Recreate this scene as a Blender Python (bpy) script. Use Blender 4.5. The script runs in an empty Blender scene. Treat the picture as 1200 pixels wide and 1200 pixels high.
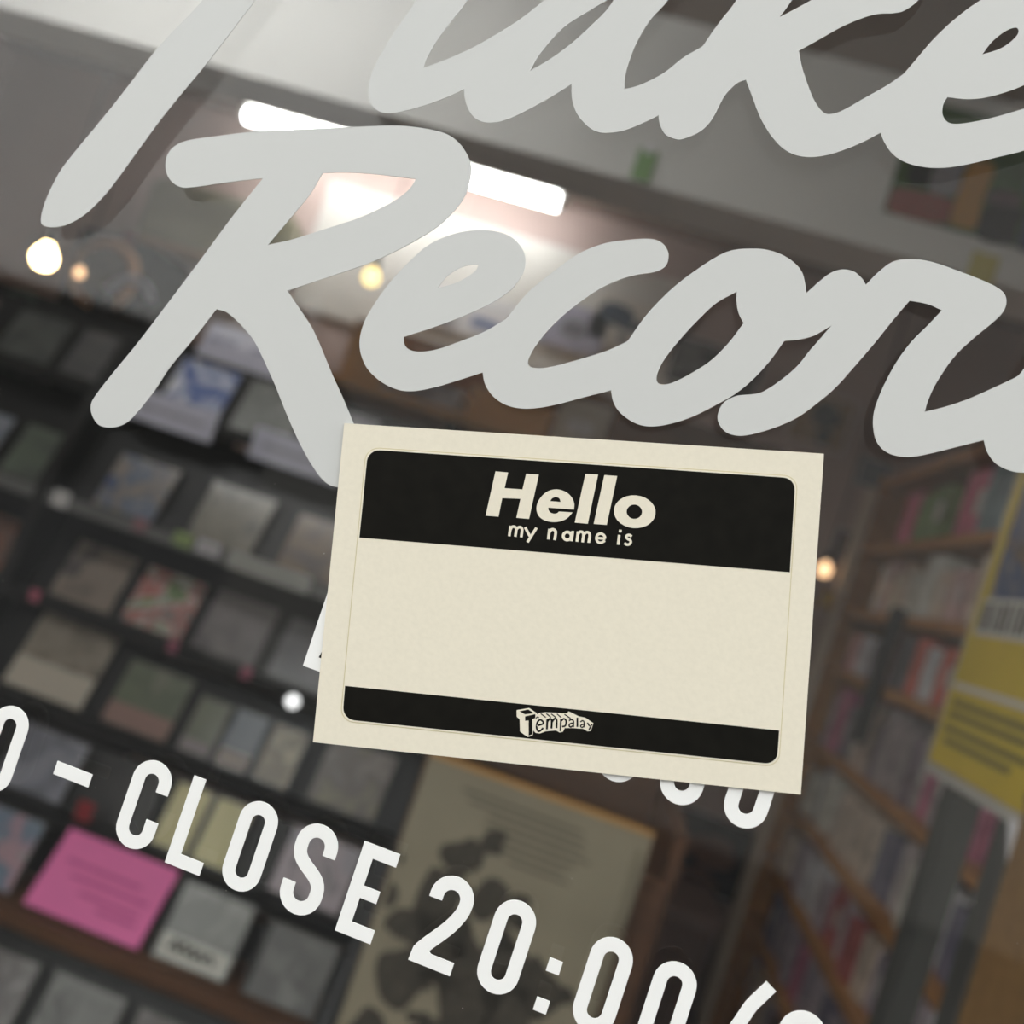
import bpy, bmesh, math, random
from mathutils import Vector, Matrix
from mathutils.geometry import tessellate_polygon
random.seed(7)

# ------------------------------------------------------------------ camera, sky, exposure
EYE = 1.45                       # phone height above the floor
DIST = 0.1966                    # phone to glass
FPX = 1108.0                     # focal length in photo pixels (1200 wide)
YAW, PITCH, ROLL = map(math.radians, (7.429, 1.719, 18.452))
FW = Vector((-math.sin(YAW)*math.cos(PITCH), math.cos(YAW)*math.cos(PITCH), math.sin(PITCH)))
RT0 = Vector((math.cos(YAW), math.sin(YAW), 0)); UP0 = RT0.cross(FW)
RT = RT0*math.cos(ROLL) + UP0*math.sin(ROLL)
UP = -RT0*math.sin(ROLL) + UP0*math.cos(ROLL)
CAM = Vector((0, -DIST, EYE))
sc = bpy.context.scene
COL = sc.collection
cd = bpy.data.cameras.new('camera'); co = bpy.data.objects.new('camera', cd); COL.objects.link(co)
m = Matrix.Identity(4)
for i in range(3):
    m[i][0], m[i][1], m[i][2], m[i][3] = RT[i], UP[i], -FW[i], CAM[i]
co.matrix_world = m
cd.sensor_width = 36; cd.sensor_fit = 'HORIZONTAL'; cd.lens = 36*FPX/1200
cd.clip_start = 0.01; cd.clip_end = 200
cd.dof.use_dof = True; cd.dof.focus_distance = DIST/FW.y; cd.dof.aperture_fstop = 10.5
sc.camera = co
w = bpy.data.worlds.new('overcast_sky'); sc.world = w; w.use_nodes = True
w.node_tree.nodes['Background'].inputs[0].default_value = (0.99, 1.0, 1.0, 1)
w.node_tree.nodes['Background'].inputs[1].default_value = 3.2
sc.view_settings.view_transform = 'Standard'; sc.view_settings.look = 'None'
sc.view_settings.gamma = 1; sc.view_settings.use_curve_mapping = False
sc.view_settings.exposure = 0.0
sc.cycles.max_bounces = 8; sc.cycles.transparent_max_bounces = 16
sc.cycles.use_denoising = True
sc.cycles.sample_clamp_indirect = 8

# ------------------------------------------------------------------ pixel helpers (photo 1200 x 1200)
def ray(px, py):
    return RT*((px-600)/FPX) + UP*(-(py-600)/FPX) + FW
def at(px, py, d):               # point on the plane parallel to the glass, d metres from the phone
    v = ray(px, py); return CAM + v*(d/v.y)
def at_x(px, py, X):             # point on the plane x = X
    v = ray(px, py); return CAM + v*(X/v.x)
def G(px, py):                   # glass-plane coordinates (x, z)
    p = at(px, py, DIST); return (p.x, p.z)

# ------------------------------------------------------------------ materials
MATS = {}
def mat(name, col, rough=0.5, metal=0.0, coat=0.0, emit=None, es=0.0, noise=0.0, nscale=40.0, spec=0.5, bump=0.0):
    if name in MATS: return MATS[name]
    mt = bpy.data.materials.new(name); mt.use_nodes = True; nt = mt.node_tree
    b = nt.nodes['Principled BSDF']
    b.inputs['Base Color'].default_value = (*col, 1); b.inputs['Roughness'].default_value = rough
    b.inputs['Metallic'].default_value = metal; b.inputs['Coat Weight'].default_value = coat
    b.inputs['Specular IOR Level'].default_value = spec
    if emit:
        b.inputs['Emission Color'].default_value = (*emit, 1); b.inputs['Emission Strength'].default_value = es
    if noise or bump:
        tc = nt.nodes.new('ShaderNodeTexCoord'); nz = nt.nodes.new('ShaderNodeTexNoise')
        nz.inputs['Scale'].default_value = nscale; nz.inputs['Detail'].default_value = 4
        nt.links.new(tc.outputs['Object'], nz.inputs['Vector'])
        if noise:
            rp = nt.nodes.new('ShaderNodeValToRGB')
            rp.color_ramp.elements[0].position = 0.3; rp.color_ramp.elements[1].position = 0.7
            rp.color_ramp.elements[0].color = (*[c*(1-noise) for c in col], 1)
            rp.color_ramp.elements[1].color = (*[min(1, c*(1+noise)) for c in col], 1)
            nt.links.new(nz.outputs['Fac'], rp.inputs['Fac']); nt.links.new(rp.outputs['Color'], b.inputs['Base Color'])
        if bump:
            bp = nt.nodes.new('ShaderNodeBump'); bp.inputs['Strength'].default_value = bump; bp.inputs['Distance'].default_value = 0.0005
            nt.links.new(nz.outputs['Fac'], bp.inputs['Height']); nt.links.new(bp.outputs['Normal'], b.inputs['Normal'])
    MATS[name] = mt; return mt
def S(r, g, b):                  # sRGB 0..255 -> linear
    f = lambda c: (c/255/12.92) if c/255 <= .04045 else ((c/255+.055)/1.055)**2.4
    return (f(r), f(g), f(b))
def wood(name, c1, c2, rough=0.45, scale=(2, 30, 30)):
    if name in MATS: return MATS[name]
    mt = bpy.data.materials.new(name); mt.use_nodes = True; nt = mt.node_tree; b = nt.nodes['Principled BSDF']
    tc = nt.nodes.new('ShaderNodeTexCoord'); mp = nt.nodes.new('ShaderNodeMapping'); nz = nt.nodes.new('ShaderNodeTexNoise'); rp = nt.nodes.new('ShaderNodeValToRGB')
    mp.inputs['Scale'].default_value = scale; nz.inputs['Scale'].default_value = 2.0; nz.inputs['Detail'].default_value = 6
    rp.color_ramp.elements[0].position = .3; rp.color_ramp.elements[1].position = .7
    rp.color_ramp.elements[0].color = (*c1, 1); rp.color_ramp.elements[1].color = (*c2, 1)
    for a, q in ((tc.outputs['Object'], mp.inputs['Vector']), (mp.outputs['Vector'], nz.inputs['Vector']), (nz.outputs['Fac'], rp.inputs['Fac']), (rp.outputs['Color'], b.inputs['Base Color'])): nt.links.new(a, q)
    b.inputs['Roughness'].default_value = rough
    MATS[name] = mt; return mt
ART = [0]
def art(cols, scale=14.0, coat=0.6, rough=0.35, interp='EASE', seed=None):
    """printed artwork: blotches of the given sRGB colours"""
    ART[0] += 1; mt = bpy.data.materials.new('printed_art'); mt.use_nodes = True; nt = mt.node_tree; b = nt.nodes['Principled BSDF']
    tc = nt.nodes.new('ShaderNodeTexCoord'); mp = nt.nodes.new('ShaderNodeMapping'); nz = nt.nodes.new('ShaderNodeTexNoise'); rp = nt.nodes.new('ShaderNodeValToRGB')
    mp.inputs['Location'].default_value = ((seed or ART[0])*3.7, ART[0]*1.3, 0)
    nz.inputs['Scale'].default_value = scale; nz.inputs['Detail'].default_value = 3; nz.inputs['Distortion'].default_value = 0.6
    el = rp.color_ramp.elements; n = len(cols); rp.color_ramp.interpolation = interp
    while len(el) < n: el.new(0.5)
    for i, c in enumerate(cols):
        el[i].position = 0.30 + 0.40*i/max(1, n-1); el[i].color = (*S(*c), 1)
    for a, q in ((tc.outputs['Object'], mp.inputs['Vector']), (mp.outputs['Vector'], nz.inputs['Vector']), (nz.outputs['Fac'], rp.inputs['Fac']), (rp.outputs['Color'], b.inputs['Base Color'])): nt.links.new(a, q)
    b.inputs['Roughness'].default_value = rough; b.inputs['Coat Weight'].default_value = coat; b.inputs['Coat Roughness'].default_value = 0.15
    return mt
def glass_mat(name='window_glass'):
    mt = bpy.data.materials.new(name); mt.use_nodes = True; nt = mt.node_tree; nt.nodes.clear()
    out = nt.nodes.new('ShaderNodeOutputMaterial'); mix = nt.nodes.new('ShaderNodeMixShader')
    tr = nt.nodes.new('ShaderNodeBsdfTransparent'); gl = nt.nodes.new('ShaderNodeBsdfGlossy'); gl.inputs['Roughness'].default_value = 0.0
    tr.inputs['Color'].default_value = (0.985, 0.992, 0.988, 1)
    lw = nt.nodes.new('ShaderNodeLayerWeight'); pw = nt.nodes.new('ShaderNodeMath'); pw.operation = 'POWER'; pw.inputs[1].default_value = 5
    mr = nt.nodes.new('ShaderNodeMath'); mr.operation = 'MULTIPLY_ADD'; mr.inputs[1].default_value = 0.957; mr.inputs[2].default_value = 0.043
    nt.links.new(lw.outputs['Facing'], pw.inputs[0]); nt.links.new(pw.outputs[0], mr.inputs[0]); nt.links.new(mr.outputs[0], mix.inputs['Fac'])
    nt.links.new(tr.outputs[0], mix.inputs[1]); nt.links.new(gl.outputs[0], mix.inputs[2]); nt.links.new(mix.outputs[0], out.inputs['Surface'])
    return mt

M_wall = mat('wall_paint', S(200, 178, 170), 0.8, noise=0.05, nscale=3)
M_ceil = mat('ceiling_paint', S(150, 134, 124), 0.85, noise=0.04, nscale=3)
M_header = mat('header_paint', S(230, 229, 224), 0.7, noise=0.03, nscale=4)
M_floor = wood('floor_boards', S(92, 74, 60), S(120, 98, 80), 0.5)
M_black = mat('black_laminate', S(24, 23, 22), 0.45, noise=0.15, nscale=20)
M_rail = mat('clear_label_rail', S(120, 120, 118), 0.2, coat=0.5)
M_shelfwood = wood('warm_shelf_wood', S(172, 120, 66), S(204, 150, 92), 0.5, (12, 3, 12))
M_brown = wood('dark_brown_wood', S(84, 56, 38), S(112, 76, 50), 0.5)
M_orange = wood('orange_pine', S(190, 140, 78), S(212, 164, 98), 0.5)
M_vinyl = mat('grey_white_vinyl', S(201, 202, 199), 0.42, bump=0.02, nscale=900)
M_vinylw = mat('white_vinyl', S(243, 243, 240), 0.4)
M_vinyledge = None
M_paper = mat('cream_paper', S(228, 221, 202), 0.85, noise=0.02, nscale=900, bump=0.05, spec=0.2)
M_cut = mat('die_cut_line', S(206, 196, 156), 0.8)
M_ink = mat('black_print', S(20, 19, 15), 0.7, noise=0.2, nscale=300, spec=0.1)
M_steel = mat('dark_steel', S(86, 86, 82), 0.45, metal=0.3)
M_white = mat('white_card', S(232, 230, 232), 0.6)
M_case = mat('clear_case_plastic', S(92, 90, 86), 0.15, coat=0.8)
M_dark = mat('matt_black', S(24, 23, 22), 0.5)
M_glass = glass_mat()
I_lil = mat('ink_lilac', S(150, 150, 176), .6)

# ------------------------------------------------------------------ object helpers
def obj(name, me, mt, parent=None, smooth=False):
    if isinstance(me, bmesh.types.BMesh):
        bmesh.ops.recalc_face_normals(me, faces=me.faces)
        d = bpy.data.meshes.new(name); me.to_mesh(d); me.free(); me = d
    if mt and not me.materials: me.materials.append(mt)
    if smooth:
        for p in me.polygons: p.use_smooth = True
    o = bpy.data.objects.new(name, me); COL.objects.link(o)
    if parent: o.parent = parent
    return o
def tag(o, label, cat, group=None):
    o['label'] = label; o['category'] = cat
    if group: o['group'] = group
    return o
def thing(name, label, cat, loc=(0, 0, 0), group=None, rot=(0, 0, 0)):
    o = bpy.data.objects.new(name, None); COL.objects.link(o); o.location = loc; o.rotation_euler = rot; o.empty_display_size = .05
    return tag(o, label, cat, group)
def struct(o, parent=None):
    o['kind'] = 'structure'; return o
def bx(bm, x0, x1, y0, y1, z0, z1, bev=0.0):
    r = bmesh.ops.create_cube(bm, size=1, matrix=Matrix.Translation(((x0+x1)/2, (y0+y1)/2, (z0+z1)/2)) @ Matrix.Diagonal((abs(x1-x0), abs(y1-y0), abs(z1-z0), 1)))
    if bev:
        es = list({e for v in r['verts'] for e in v.link_edges})
        bmesh.ops.bevel(bm, geom=es, offset=bev, segments=2, affect='EDGES')
    return bm
def box(x0, x1, y0, y1, z0, z1, bev=0.0): return bx(bmesh.new(), x0, x1, y0, y1, z0, z1, bev)
def tube_pts(bm, pts, r, seg=10, cap=True):
    pts = [Vector(p) for p in pts]; rings = []
    for i, p in enumerate(pts):
        t = (pts[min(i+1, len(pts)-1)] - pts[max(i-1, 0)]).normalized()
        a = t.orthogonal().normalized() if abs(t.z) > .99 else t.cross(Vector((0, 0, 1))).normalized()
        b = t.cross(a)
        rr = r[i] if isinstance(r, (list, tuple)) else r
        rings.append([bm.verts.new(p + (a*math.cos(2*math.pi*k/seg) + b*math.sin(2*math.pi*k/seg))*rr) for k in range(seg)])
    for i in range(len(rings)-1):
        for k in range(seg):
            bm.faces.new((rings[i][k], rings[i][(k+1) % seg], rings[i+1][(k+1) % seg], rings[i+1][k]))
    if cap: bm.faces.new(rings[0]); bm.faces.new(rings[-1])
    return bm
def lathe(bm, prof, c=(0, 0, 0), seg=20):
    c = Vector(c); rings = []
    for (r, z) in prof:
        rings.append([bm.verts.new(c + Vector((r*math.cos(2*math.pi*k/seg), r*math.sin(2*math.pi*k/seg), z))) for k in range(seg)])
    for i in range(len(rings)-1):
        for k in range(seg):
            bm.faces.new((rings[i][k], rings[i][(k+1) % seg], rings[i+1][(k+1) % seg], rings[i+1][k]))
    bm.faces.new(rings[0]); bm.faces.new(rings[-1]); return bm

# outlines on the glass ------------------------------------------------
def smooth_loop(pts, n=5):
    """closed outline; a third element marks a corner. Catmull-Rom between corners"""
    P = [Vector((p[0], p[1])) for p in pts]; C = [len(p) > 2 for p in pts]; N = len(P); out = []
    for i in range(N):
        p1, p2 = P[i], P[(i+1) % N]
        p0 = P[i-1] if not C[i] else p1 - (p2-p1)
        p3 = P[(i+2) % N] if not C[(i+1) % N] else p2 + (p2-p1)
        for k in range(n):
            t = k/n
            out.append(0.5*((2*p1) + (p2-p0)*t + (2*p0-5*p1+4*p2-p3)*t*t + (3*p1-p0-3*p2+p3)*t**3))
    return [(v.x, v.y) for v in out]
def plate(loops, y_front, y_back):
    """flat plate with holes from loops of (x, z), between two y values"""
    lp = []
    for l in loops:
        q = []
        for p in l:
            if not q or (abs(p[0]-q[-1][0]) + abs(p[1]-q[-1][1])) > 1e-6: q.append(p)
        lp.append(q)
    vs = [p for l in lp for p in l]
    tris = tessellate_polygon([[Vector((p[0], p[1], 0)) for p in l] for l in lp])
    bm = bmesh.new()
    F = [bm.verts.new((p[0], y_front, p[1])) for p in vs]; B = [bm.verts.new((p[0], y_back, p[1])) for p in vs]
    for t in tris:
        try: bm.faces.new([F[i] for i in t]); bm.faces.new([B[i] for i in reversed(t)])
        except ValueError: pass
    k = 0
    for l in lp:
        n = len(l)
        for i in range(n):
            j = (i+1) % n
            try: bm.faces.new((F[k+i], F[k+j], B[k+j], B[k+i]))
            except ValueError: pass
        k += n
    return bm
def stroke(path, wd, closed=False):
    """outline of a constant-width stroke (mitred)"""
    P = [Vector(p) for p in path]; n = len(P); L, R = [], []
    for i in range(n):
        a = (P[i]-P[i-1]).normalized() if (i > 0 or closed) else None
        b = (P[(i+1) % n]-P[i]).normalized() if (i < n-1 or closed) else None
        if a is None: a = b
        if b is None: b = a
        na = Vector((-a.y, a.x)); nb = Vector((-b.y, b.x)); mm = (na+nb)
        mm = mm/max(.25, mm.length_squared)*2 if mm.length > 1e-6 else na
        L.append(P[i]+mm*wd/2); R.append(P[i]-mm*wd/2)
    if closed: return [[(v.x, v.y) for v in L], [(v.x, v.y) for v in R]]
    return [[(v.x, v.y) for v in L] + [(v.x, v.y) for v in reversed(R)]]
def cr_path(pts, n=6):
    P = [Vector(p) for p in pts]; out = []
    for i in range(len(P)-1):
        p1, p2 = P[i], P[i+1]; p0 = P[i-1] if i else p1-(p2-p1); p3 = P[i+2] if i+2 < len(P) else p2+(p2-p1)
        for k in range(n):
            t = k/n; out.append(0.5*((2*p1) + (p2-p0)*t + (2*p0-5*p1+4*p2-p3)*t*t + (3*p1-p0-3*p2+p3)*t**3))
    out.append(P[-1]); return [(v.x, v.y) for v in out]
def toG(loop): return [G(*p) for p in loop]
def cv(o, s, pts): return [(o[0]+p[0]/s, o[1]+p[1]/s) + tuple(p[2:]) for p in pts]

# ================================================================== THE SETTING
YB = 3.50                                  # back wall
DH = 1.60                                  # phone to header face
HB = EYE + .4095*DH; HT = EYE + .595*DH    # header bottom / top
ZC = EYE + .3635*(YB+DIST)                 # rear ceiling
XL, XR = -3.2, 1.15
struct(obj('floor', box(XL, XR, 0.0, YB, -.1, 0), M_floor))
struct(obj('wall_back', box(XL-.1, XR+.1, YB, YB+.1, -.1, 3.0), M_wall))
struct(obj('wall_left', box(XL-.1, XL, -.02, YB, -.1, 3.0), M_wall))
struct(obj('wall_right', box(XR, XR+.1, -.02, YB, -.1, 3.0), M_wall))
struct(obj('ceiling', box(XL, XR, DH-DIST+.14, YB, ZC, ZC+.1), M_ceil))
struct(obj('ceiling', box(XL, XR, 0.0, DH-DIST+.14, HT, HT+.1), M_ceil))
struct(obj('trim_1', box(XL, XR, DH-DIST, DH-DIST+.14, HB, HT), M_header))
struct(obj('trim_2', box(XL, XR, DH-DIST+.10, DH-DIST+.14, HT, ZC+.1), M_header))
# front wall around the window
WX0, WX1, WZ0, WZ1 = -1.25, 1.0, 0.35, 2.30
bm = bmesh.new()
bx(bm, XL-.1, WX0-.05, -.02, .10, -.1, 3.0); bx(bm, WX1+.05, XR+.1, -.02, .10, -.1, 3.0)
bx(bm, WX0-.05, WX1+.05, -.02, .10, -.1, WZ0-.05); bx(bm, WX0-.05, WX1+.05, -.02, .10, WZ1+.05, 3.0)
struct(obj('wall_front', bm, mat('facade_paint', S(190, 186, 178), .7)))
win = struct(obj('window_1', box(WX0, WX1, 0.0, 0.0038, WZ0, WZ1), M_glass))
win['label'] = 'large clear shop window pane'
for a in ((WX0-.05, WX0, WZ0-.05, WZ1+.05), (WX1, WX1+.05, WZ0-.05, WZ1+.05), (WX0, WX1, WZ0-.05, WZ0), (WX0, WX1, WZ1, WZ1+.05)):
    obj('window_frame', box(a[0], a[1], -.015, .05, a[2], a[3]), M_steel, win)
# street outside (seen only as reflections in the pane)
struct(obj('floor_pavement', box(-40, 30, -30, -.02, -.15, -.02), mat('asphalt', S(62, 62, 62), .9, noise=.15, nscale=30)))
struct(obj('wall_street', box(-2.6, 30, -8.2, -6.2, -.02, 6.6), mat('street_facade', S(134, 132, 128), .9, noise=.12, nscale=.6)))
struct(obj('wall_street', box(-40, -6, -22, -18, -.02, 12), mat('pale_veil_facade', S(236, 235, 232), .9, noise=.05, nscale=.5)))  # unseen pale front, added so the pane mirrors a bright veil
struct(obj('wall_street', box(-40, -5.5, -17.9, -16.5, -.02, 3.3), mat('dark_reflection_block', S(70, 70, 68), .9, noise=.2, nscale=.8)))  # unseen low block, added to darken the lower reflection in the pane

# ================================================================== LETTERING ON THE GLASS
Y1, Y0 = -0.00018, -0.00002
c1, c2, c3, c4, c5, c6 = (0, 0), (400, 0), (800, 0), (0, 400), (400, 250), (800, 400)
z6, z7 = (340, 270), (620, 300)
name = thing('shop_name_lettering', 'large grey-white script shop name cut from vinyl on the glass', 'lettering', (0, 0, 0))
def vinyl(nm, loops, parent, mt):
    return obj(nm, plate([toG(l) for l in loops], Y1, Y0), mt, parent)
# F
F = cv(c1, 3, [(715, 0), (560, 165), (400, 370), (240, 565), (195, 635), (160, 710), (145, 770), (153, 792), (185, 800), (240, 790), (300, 755), (350, 708), (400, 650), (480, 540), (560, 430), (640, 330), (735, 215), (900, 0), (1010, -140), (1100, -135), (1250, -170), (1340, -230), (1300, -310), (1220, -300), (1120, -290), (1180, -380), (1500, -430), (1620, -490), (1560, -590), (1300, -560), (1000, -480), (900, -420), (940, -340), (860, -190)])
vinyl('letter', [smooth_loop(F)], name, M_vinyl)
# l a k e, joined
L = cv(c2, 3, [(265, 0), (180, 125), (120, 230), (97, 300), (98, 350), (120, 385), (160, 400), (220, 392), (300, 370), (380, 340), (433, 315, 1), (435, 350), (455, 400), (490, 428), (540, 432), (600, 415), (680, 375), (750, 335), (810, 297, 1), (810, 340), (825, 395), (860, 440), (900, 465), (950, 468), (1010, 455), (1080, 425), (1115, 407, 1), (1120, 440), (1140, 475), (1175, 490)])
L += cv(c3, 3, [(0, 490), (60, 465), (100, 425), (125, 380), (150, 335), (190, 295), (222, 282, 1), (240, 330), (275, 420), (320, 490), (370, 535), (430, 553), (500, 548), (570, 527), (640, 497), (695, 468, 1), (710, 505), (740, 545), (790, 575), (860, 590), (930, 590), (1010, 577), (1100, 555), (1200, 530), (1330, 480), (1430, 420), (1440, 350), (1380, 330), (1300, 352), (1200, 383), (1100, 412), (1020, 430), (960, 437), (930, 430), (913, 405), (915, 370), (930, 343, 1), (990, 350), (1050, 347), (1120, 330), (1200, 300), (1310, 240), (1380, 140), (1370, 20), (1290, -60), (1170, -60), (1050, 0), (960, 65), (880, 140), (820, 210), (775, 262, 1), (720, 300), (640, 345), (580, 380), (540, 398), (500, 400), (465, 360), (440, 300), (420, 240), (408, 180, 1), (480, 140), (560, 95), (640, 62), (690, 50), (740, 48), (780, 38), (830, 0), (880, -70), (840, -160), (740, -170), (600, -90), (455, 0), (340, 62, 1), (385, 0), (560, -260), (650, -420), (590, -500), (470, -460), (330, -220), (190, 0), (140, 65), (100, 120), (70, 165, 1), (0, 205)])
L += cv(c2, 3, [(1130, 260), (1050, 300), (995, 315, 1), (1000, 260), (1030, 170), (1080, 80), (1150, 0), (1230, -120), (1180, -200), (1060, -190), (950, -140), (830, -100), (715, 0), (680, 30), (620, 75), (540, 125), (450, 175), (370, 210), (290, 240, 1), (300, 210), (340, 140), (400, 60), (445, 0), (640, -310), (780, -560), (720, -660), (590, -600), (430, -280)])
aH = cv(c2, 3, [(665, 250, 1), (700, 190), (780, 100), (880, 35), (925, 8), (970, -20, 1), (955, 5), (930, 40), (890, 80), (820, 145), (740, 205)])
eH = cv(c3, 3, [(1052, 193, 1), (1085, 150), (1120, 120), (1150, 103), (1175, 100), (1178, 120), (1150, 150), (1110, 175)])
vinyl('joined_letters', [smooth_loop(L), smooth_loop(aH), smooth_loop(eH)], name, M_vinyl)
# R
Rr = cv(c1, 3, [(583, 580), (590, 545), (615, 515), (660, 495), (760, 480), (900, 463), (1050, 455)])
Rr += cv(c2, 3, [(0, 450), (100, 445), (200, 443), (290, 452), (370, 472), (420, 510), (450, 560), (459, 600), (450, 650), (430, 700), (400, 740), (350, 790), (290, 830), (200, 880), (100, 925), (0, 960)])
Rr += [(337, 341, 1)] + cv(z6, 4, [(60, 390), (110, 470), (150, 560), (200, 680), (250, 790), (300, 908)]) + [(432, 535), (425, 562), (412, 570), (397, 571)]
Rr += cv(c4, 3, [(1150, 500), (1110, 455), (1060, 370), (1010, 260), (970, 160), (930, 70), (895, 0)]) + cv(c1, 3, [(850, 1145), (800, 1100), (762, 1088, 1)])
Rr += cv(c4, 3, [(675, 0), (600, 90), (540, 180), (480, 255), (440, 290), (395, 303), (350, 295), (325, 260), (322, 220), (345, 180), (400, 110), (490, 0)])
Rr += cv(c1, 3, [(600, 1055), (720, 895), (820, 760), (925, 628, 1), (860, 635), (760, 648), (690, 658), (640, 660), (605, 640), (588, 612)])
RH = cv(c1, 3, [(943, 862, 1), (1020, 770), (1090, 685), (1135, 610, 1)]) + cv(c2, 3, [(0, 607), (80, 610), (180, 620), (262, 630, 1), (240, 665), (190, 705), (120, 742), (60, 768), (0, 788)]) + cv(c1, 3, [(1100, 820), (1020, 845)])
vinyl('letter', [smooth_loop(Rr), smooth_loop(RH)], name, M_vinyl)
# e c o r d, joined
E_ = cv(c5, 3, [(497, 560, 1), (420, 585), (330, 612), (250, 626), (190, 618), (130, 585), (85, 535), (65, 470), (75, 400), (110, 330), (170, 245), (240, 170), (310, 110), (390, 75), (460, 61), (530, 62), (590, 80), (630, 115), (648, 160), (640, 210), (610, 255), (590, 275), (540, 310), (470, 345), (390, 378), (300, 410), (220, 435, 1), (222, 460), (240, 480), (280, 487), (340, 478), (420, 450), (500, 418), (580, 372, 1), (605, 340), (660, 275), (740, 210), (830, 145), (920, 108), (1000, 95), (1080, 90), (1125, 103), (1148, 135), (1148, 170), (1130, 195), (1090, 210), (1050, 215), (990, 230), (920, 260), (850, 305), (780, 360), (720, 420), (675, 480), (657, 520), (665, 540), (700, 545), (760, 535), (850, 510), (930, 485)])
E_ += cv(z7, 2.727, [(315, 273, 1), (370, 195), (440, 120), (520, 55)]) + cv(c3, 3, [(150, 888), (250, 875), (320, 885), (380, 915), (420, 960), (435, 1030, 1), (480, 990), (520, 960), (560, 948), (600, 955), (630, 980), (643, 1002, 1), (690, 955), (740, 920), (800, 912), (870, 920), (960, 950), (1050, 985), (1110, 1015), (1135, 1045), (1132, 1085), (1100, 1125)])
E_ += cv(c6, 3, [(1010, 0), (950, 60), (895, 140), (865, 200), (850, 248, 1), (930, 228), (1010, 200), (1100, 160), (1172, 126, 1), (1200, 95), (1330, -90), (1480, -330), (1560, -370), (1620, -330), (1600, -240), (1450, 60), (1390, 240), (1440, 330), (1400, 420), (1300, 458), (1200, 462), (1150, 455), (1100, 430), (1070, 390), (1057, 348, 1), (950, 375), (860, 397), (790, 407), (725, 395), (685, 360), (670, 310), (672, 250), (700, 170), (750, 75), (805, 0)])
E_ += cv(c3, 3, [(860, 1145), (910, 1092, 1), (860, 1070), (797, 1058, 1), (740, 1125)]) + cv(c6, 3, [(680, 0), (620, 70), (540, 160), (470, 220), (400, 270), (320, 305), (240, 328), (190, 332), (150, 318), (125, 285), (125, 250), (145, 215), (190, 192), (240, 187), (280, 178), (340, 140), (400, 90), (440, 40), (475, 0)])
E_ += [(973.6, 382.1, 1)] + cv(z7, 2.727, [(910, 255), (860, 268), (815, 272, 1), (770, 335), (715, 395), (660, 440), (600, 475), (520, 515), (450, 537), (390, 545), (340, 535), (295, 505), (270, 470), (262, 430, 1)])
E_ += cv(c5, 3, [(850, 648), (760, 672), (680, 686), (620, 685), (570, 670), (530, 640), (505, 600)])
oH = cv(z7, 2.727, [(663, 115, 1), (600, 150), (540, 205), (480, 270), (430, 335), (408, 385), (415, 408), (450, 408), (510, 380), (580, 335), (640, 275), (685, 215, 1), (670, 185), (663, 150)])
e2 = cv(c5, 3, [(340, 263, 1), (365, 230), (400, 203), (440, 185), (483, 181, 1), (470, 205), (430, 232), (390, 250)])
vinyl('joined_letters', [smooth_loop(E_), smooth_loop(oH), smooth_loop(e2)], name, M_vinyl)

vinyl('letter', stroke(cr_path([(1640, 330), (1585, 300), (1530, 325), (1520, 380), (1560, 430), (1570, 490), (1530, 545), (1460, 565), (1400, 545)], 6), 72), name, M_vinyl)
# opening hours ------------------------------------------------------
H, SW = .01935, .00282
def arc(cx, cz, r, a0, a1, n=14): return [(cx+r*math.cos(math.radians(a0+(a1-a0)*k/n)), cz+r*math.sin(math.radians(a0+(a1-a0)*k/n))) for k in range(n+1)]
def g_zero(wd=.0087):
    def st(i): r = wd/2-i; return arc(wd/2, H-wd/2, r, 0, 180) + arc(wd/2, wd/2, r, 180, 360)
    return [st(0), st(SW)]
def g_C(wd=.0089):
    r = wd/2-SW/2; return stroke([(wd-SW/2, H-.0063)] + arc(wd/2, H-wd/2, r, 0, 180) + arc(wd/2, wd/2, r, 180, 360) + [(wd-SW/2, .0070)], SW)
def g_L(wd=.0082): return [[(0, 0), (wd, 0), (wd, SW), (SW, SW), (SW, H), (0, H)]]
def g_E(wd=.0080): return [[(0, 0), (wd, 0), (wd, SW+.0001), (SW, SW+.0001), (SW, .0081), (.0065, .0081), (.0065, .0107), (SW, .0107), (SW, H-SW), (wd, H-SW), (wd, H), (0, H)]]
def g_S(wd=.0092):
    r = wd/2-SW/2; A, B, C_, D_ = Vector((SW/2, H-.0056)), Vector((SW/2, H-.0098)), Vector((wd-SW/2, .0098)), Vector((wd-SW/2, .0056))
    mid = [(A*(1-t)**3 + B*3*t*(1-t)**2 + C_*3*t*t*(1-t) + D_*t**3)[:] for t in (k/14 for k in range(15))]
    return stroke([(wd-SW/2, H-.0060)] + arc(wd/2, H-wd/2, r, 0, 180, 12) + mid + arc(wd/2, wd/2, r, 0, -180, 12) + [(SW/2, .0062)], SW)
def g_2(wd=.0092):
    r = wd/2-SW/2; top = arc(wd/2, H-wd/2, r, 180, 0, 12)
    curve = cr_path([top[-1], (wd-SW/2-.0003, H-.0068), (wd-.0033, H-.0103), (.0029, .0047), (.0016, .0027)], 5)
    L_ = stroke([(SW/2, H-.0057)] + top + curve[1:], SW)[0]
    return [L_, ]
def g_2bar(wd=.0092): return [[(0, 0), (wd, 0), (wd, SW-.0001), (.0041, SW-.0001), (.0018, .0046), (.0002, SW+.0002)]]
def g_par():
    return stroke([(.0058, .0214), (.0033, .0165), (.0019, .0115), (.0016, .0080), (.0019, .0040), (.0033, -.0005), (.0055, -.0045)], SW*.93)
def sq(x, z, s=.00275): return [(x, z), (x+s, z), (x+s, z+s), (x, z+s)]
BASE = EYE - .0881
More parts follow.
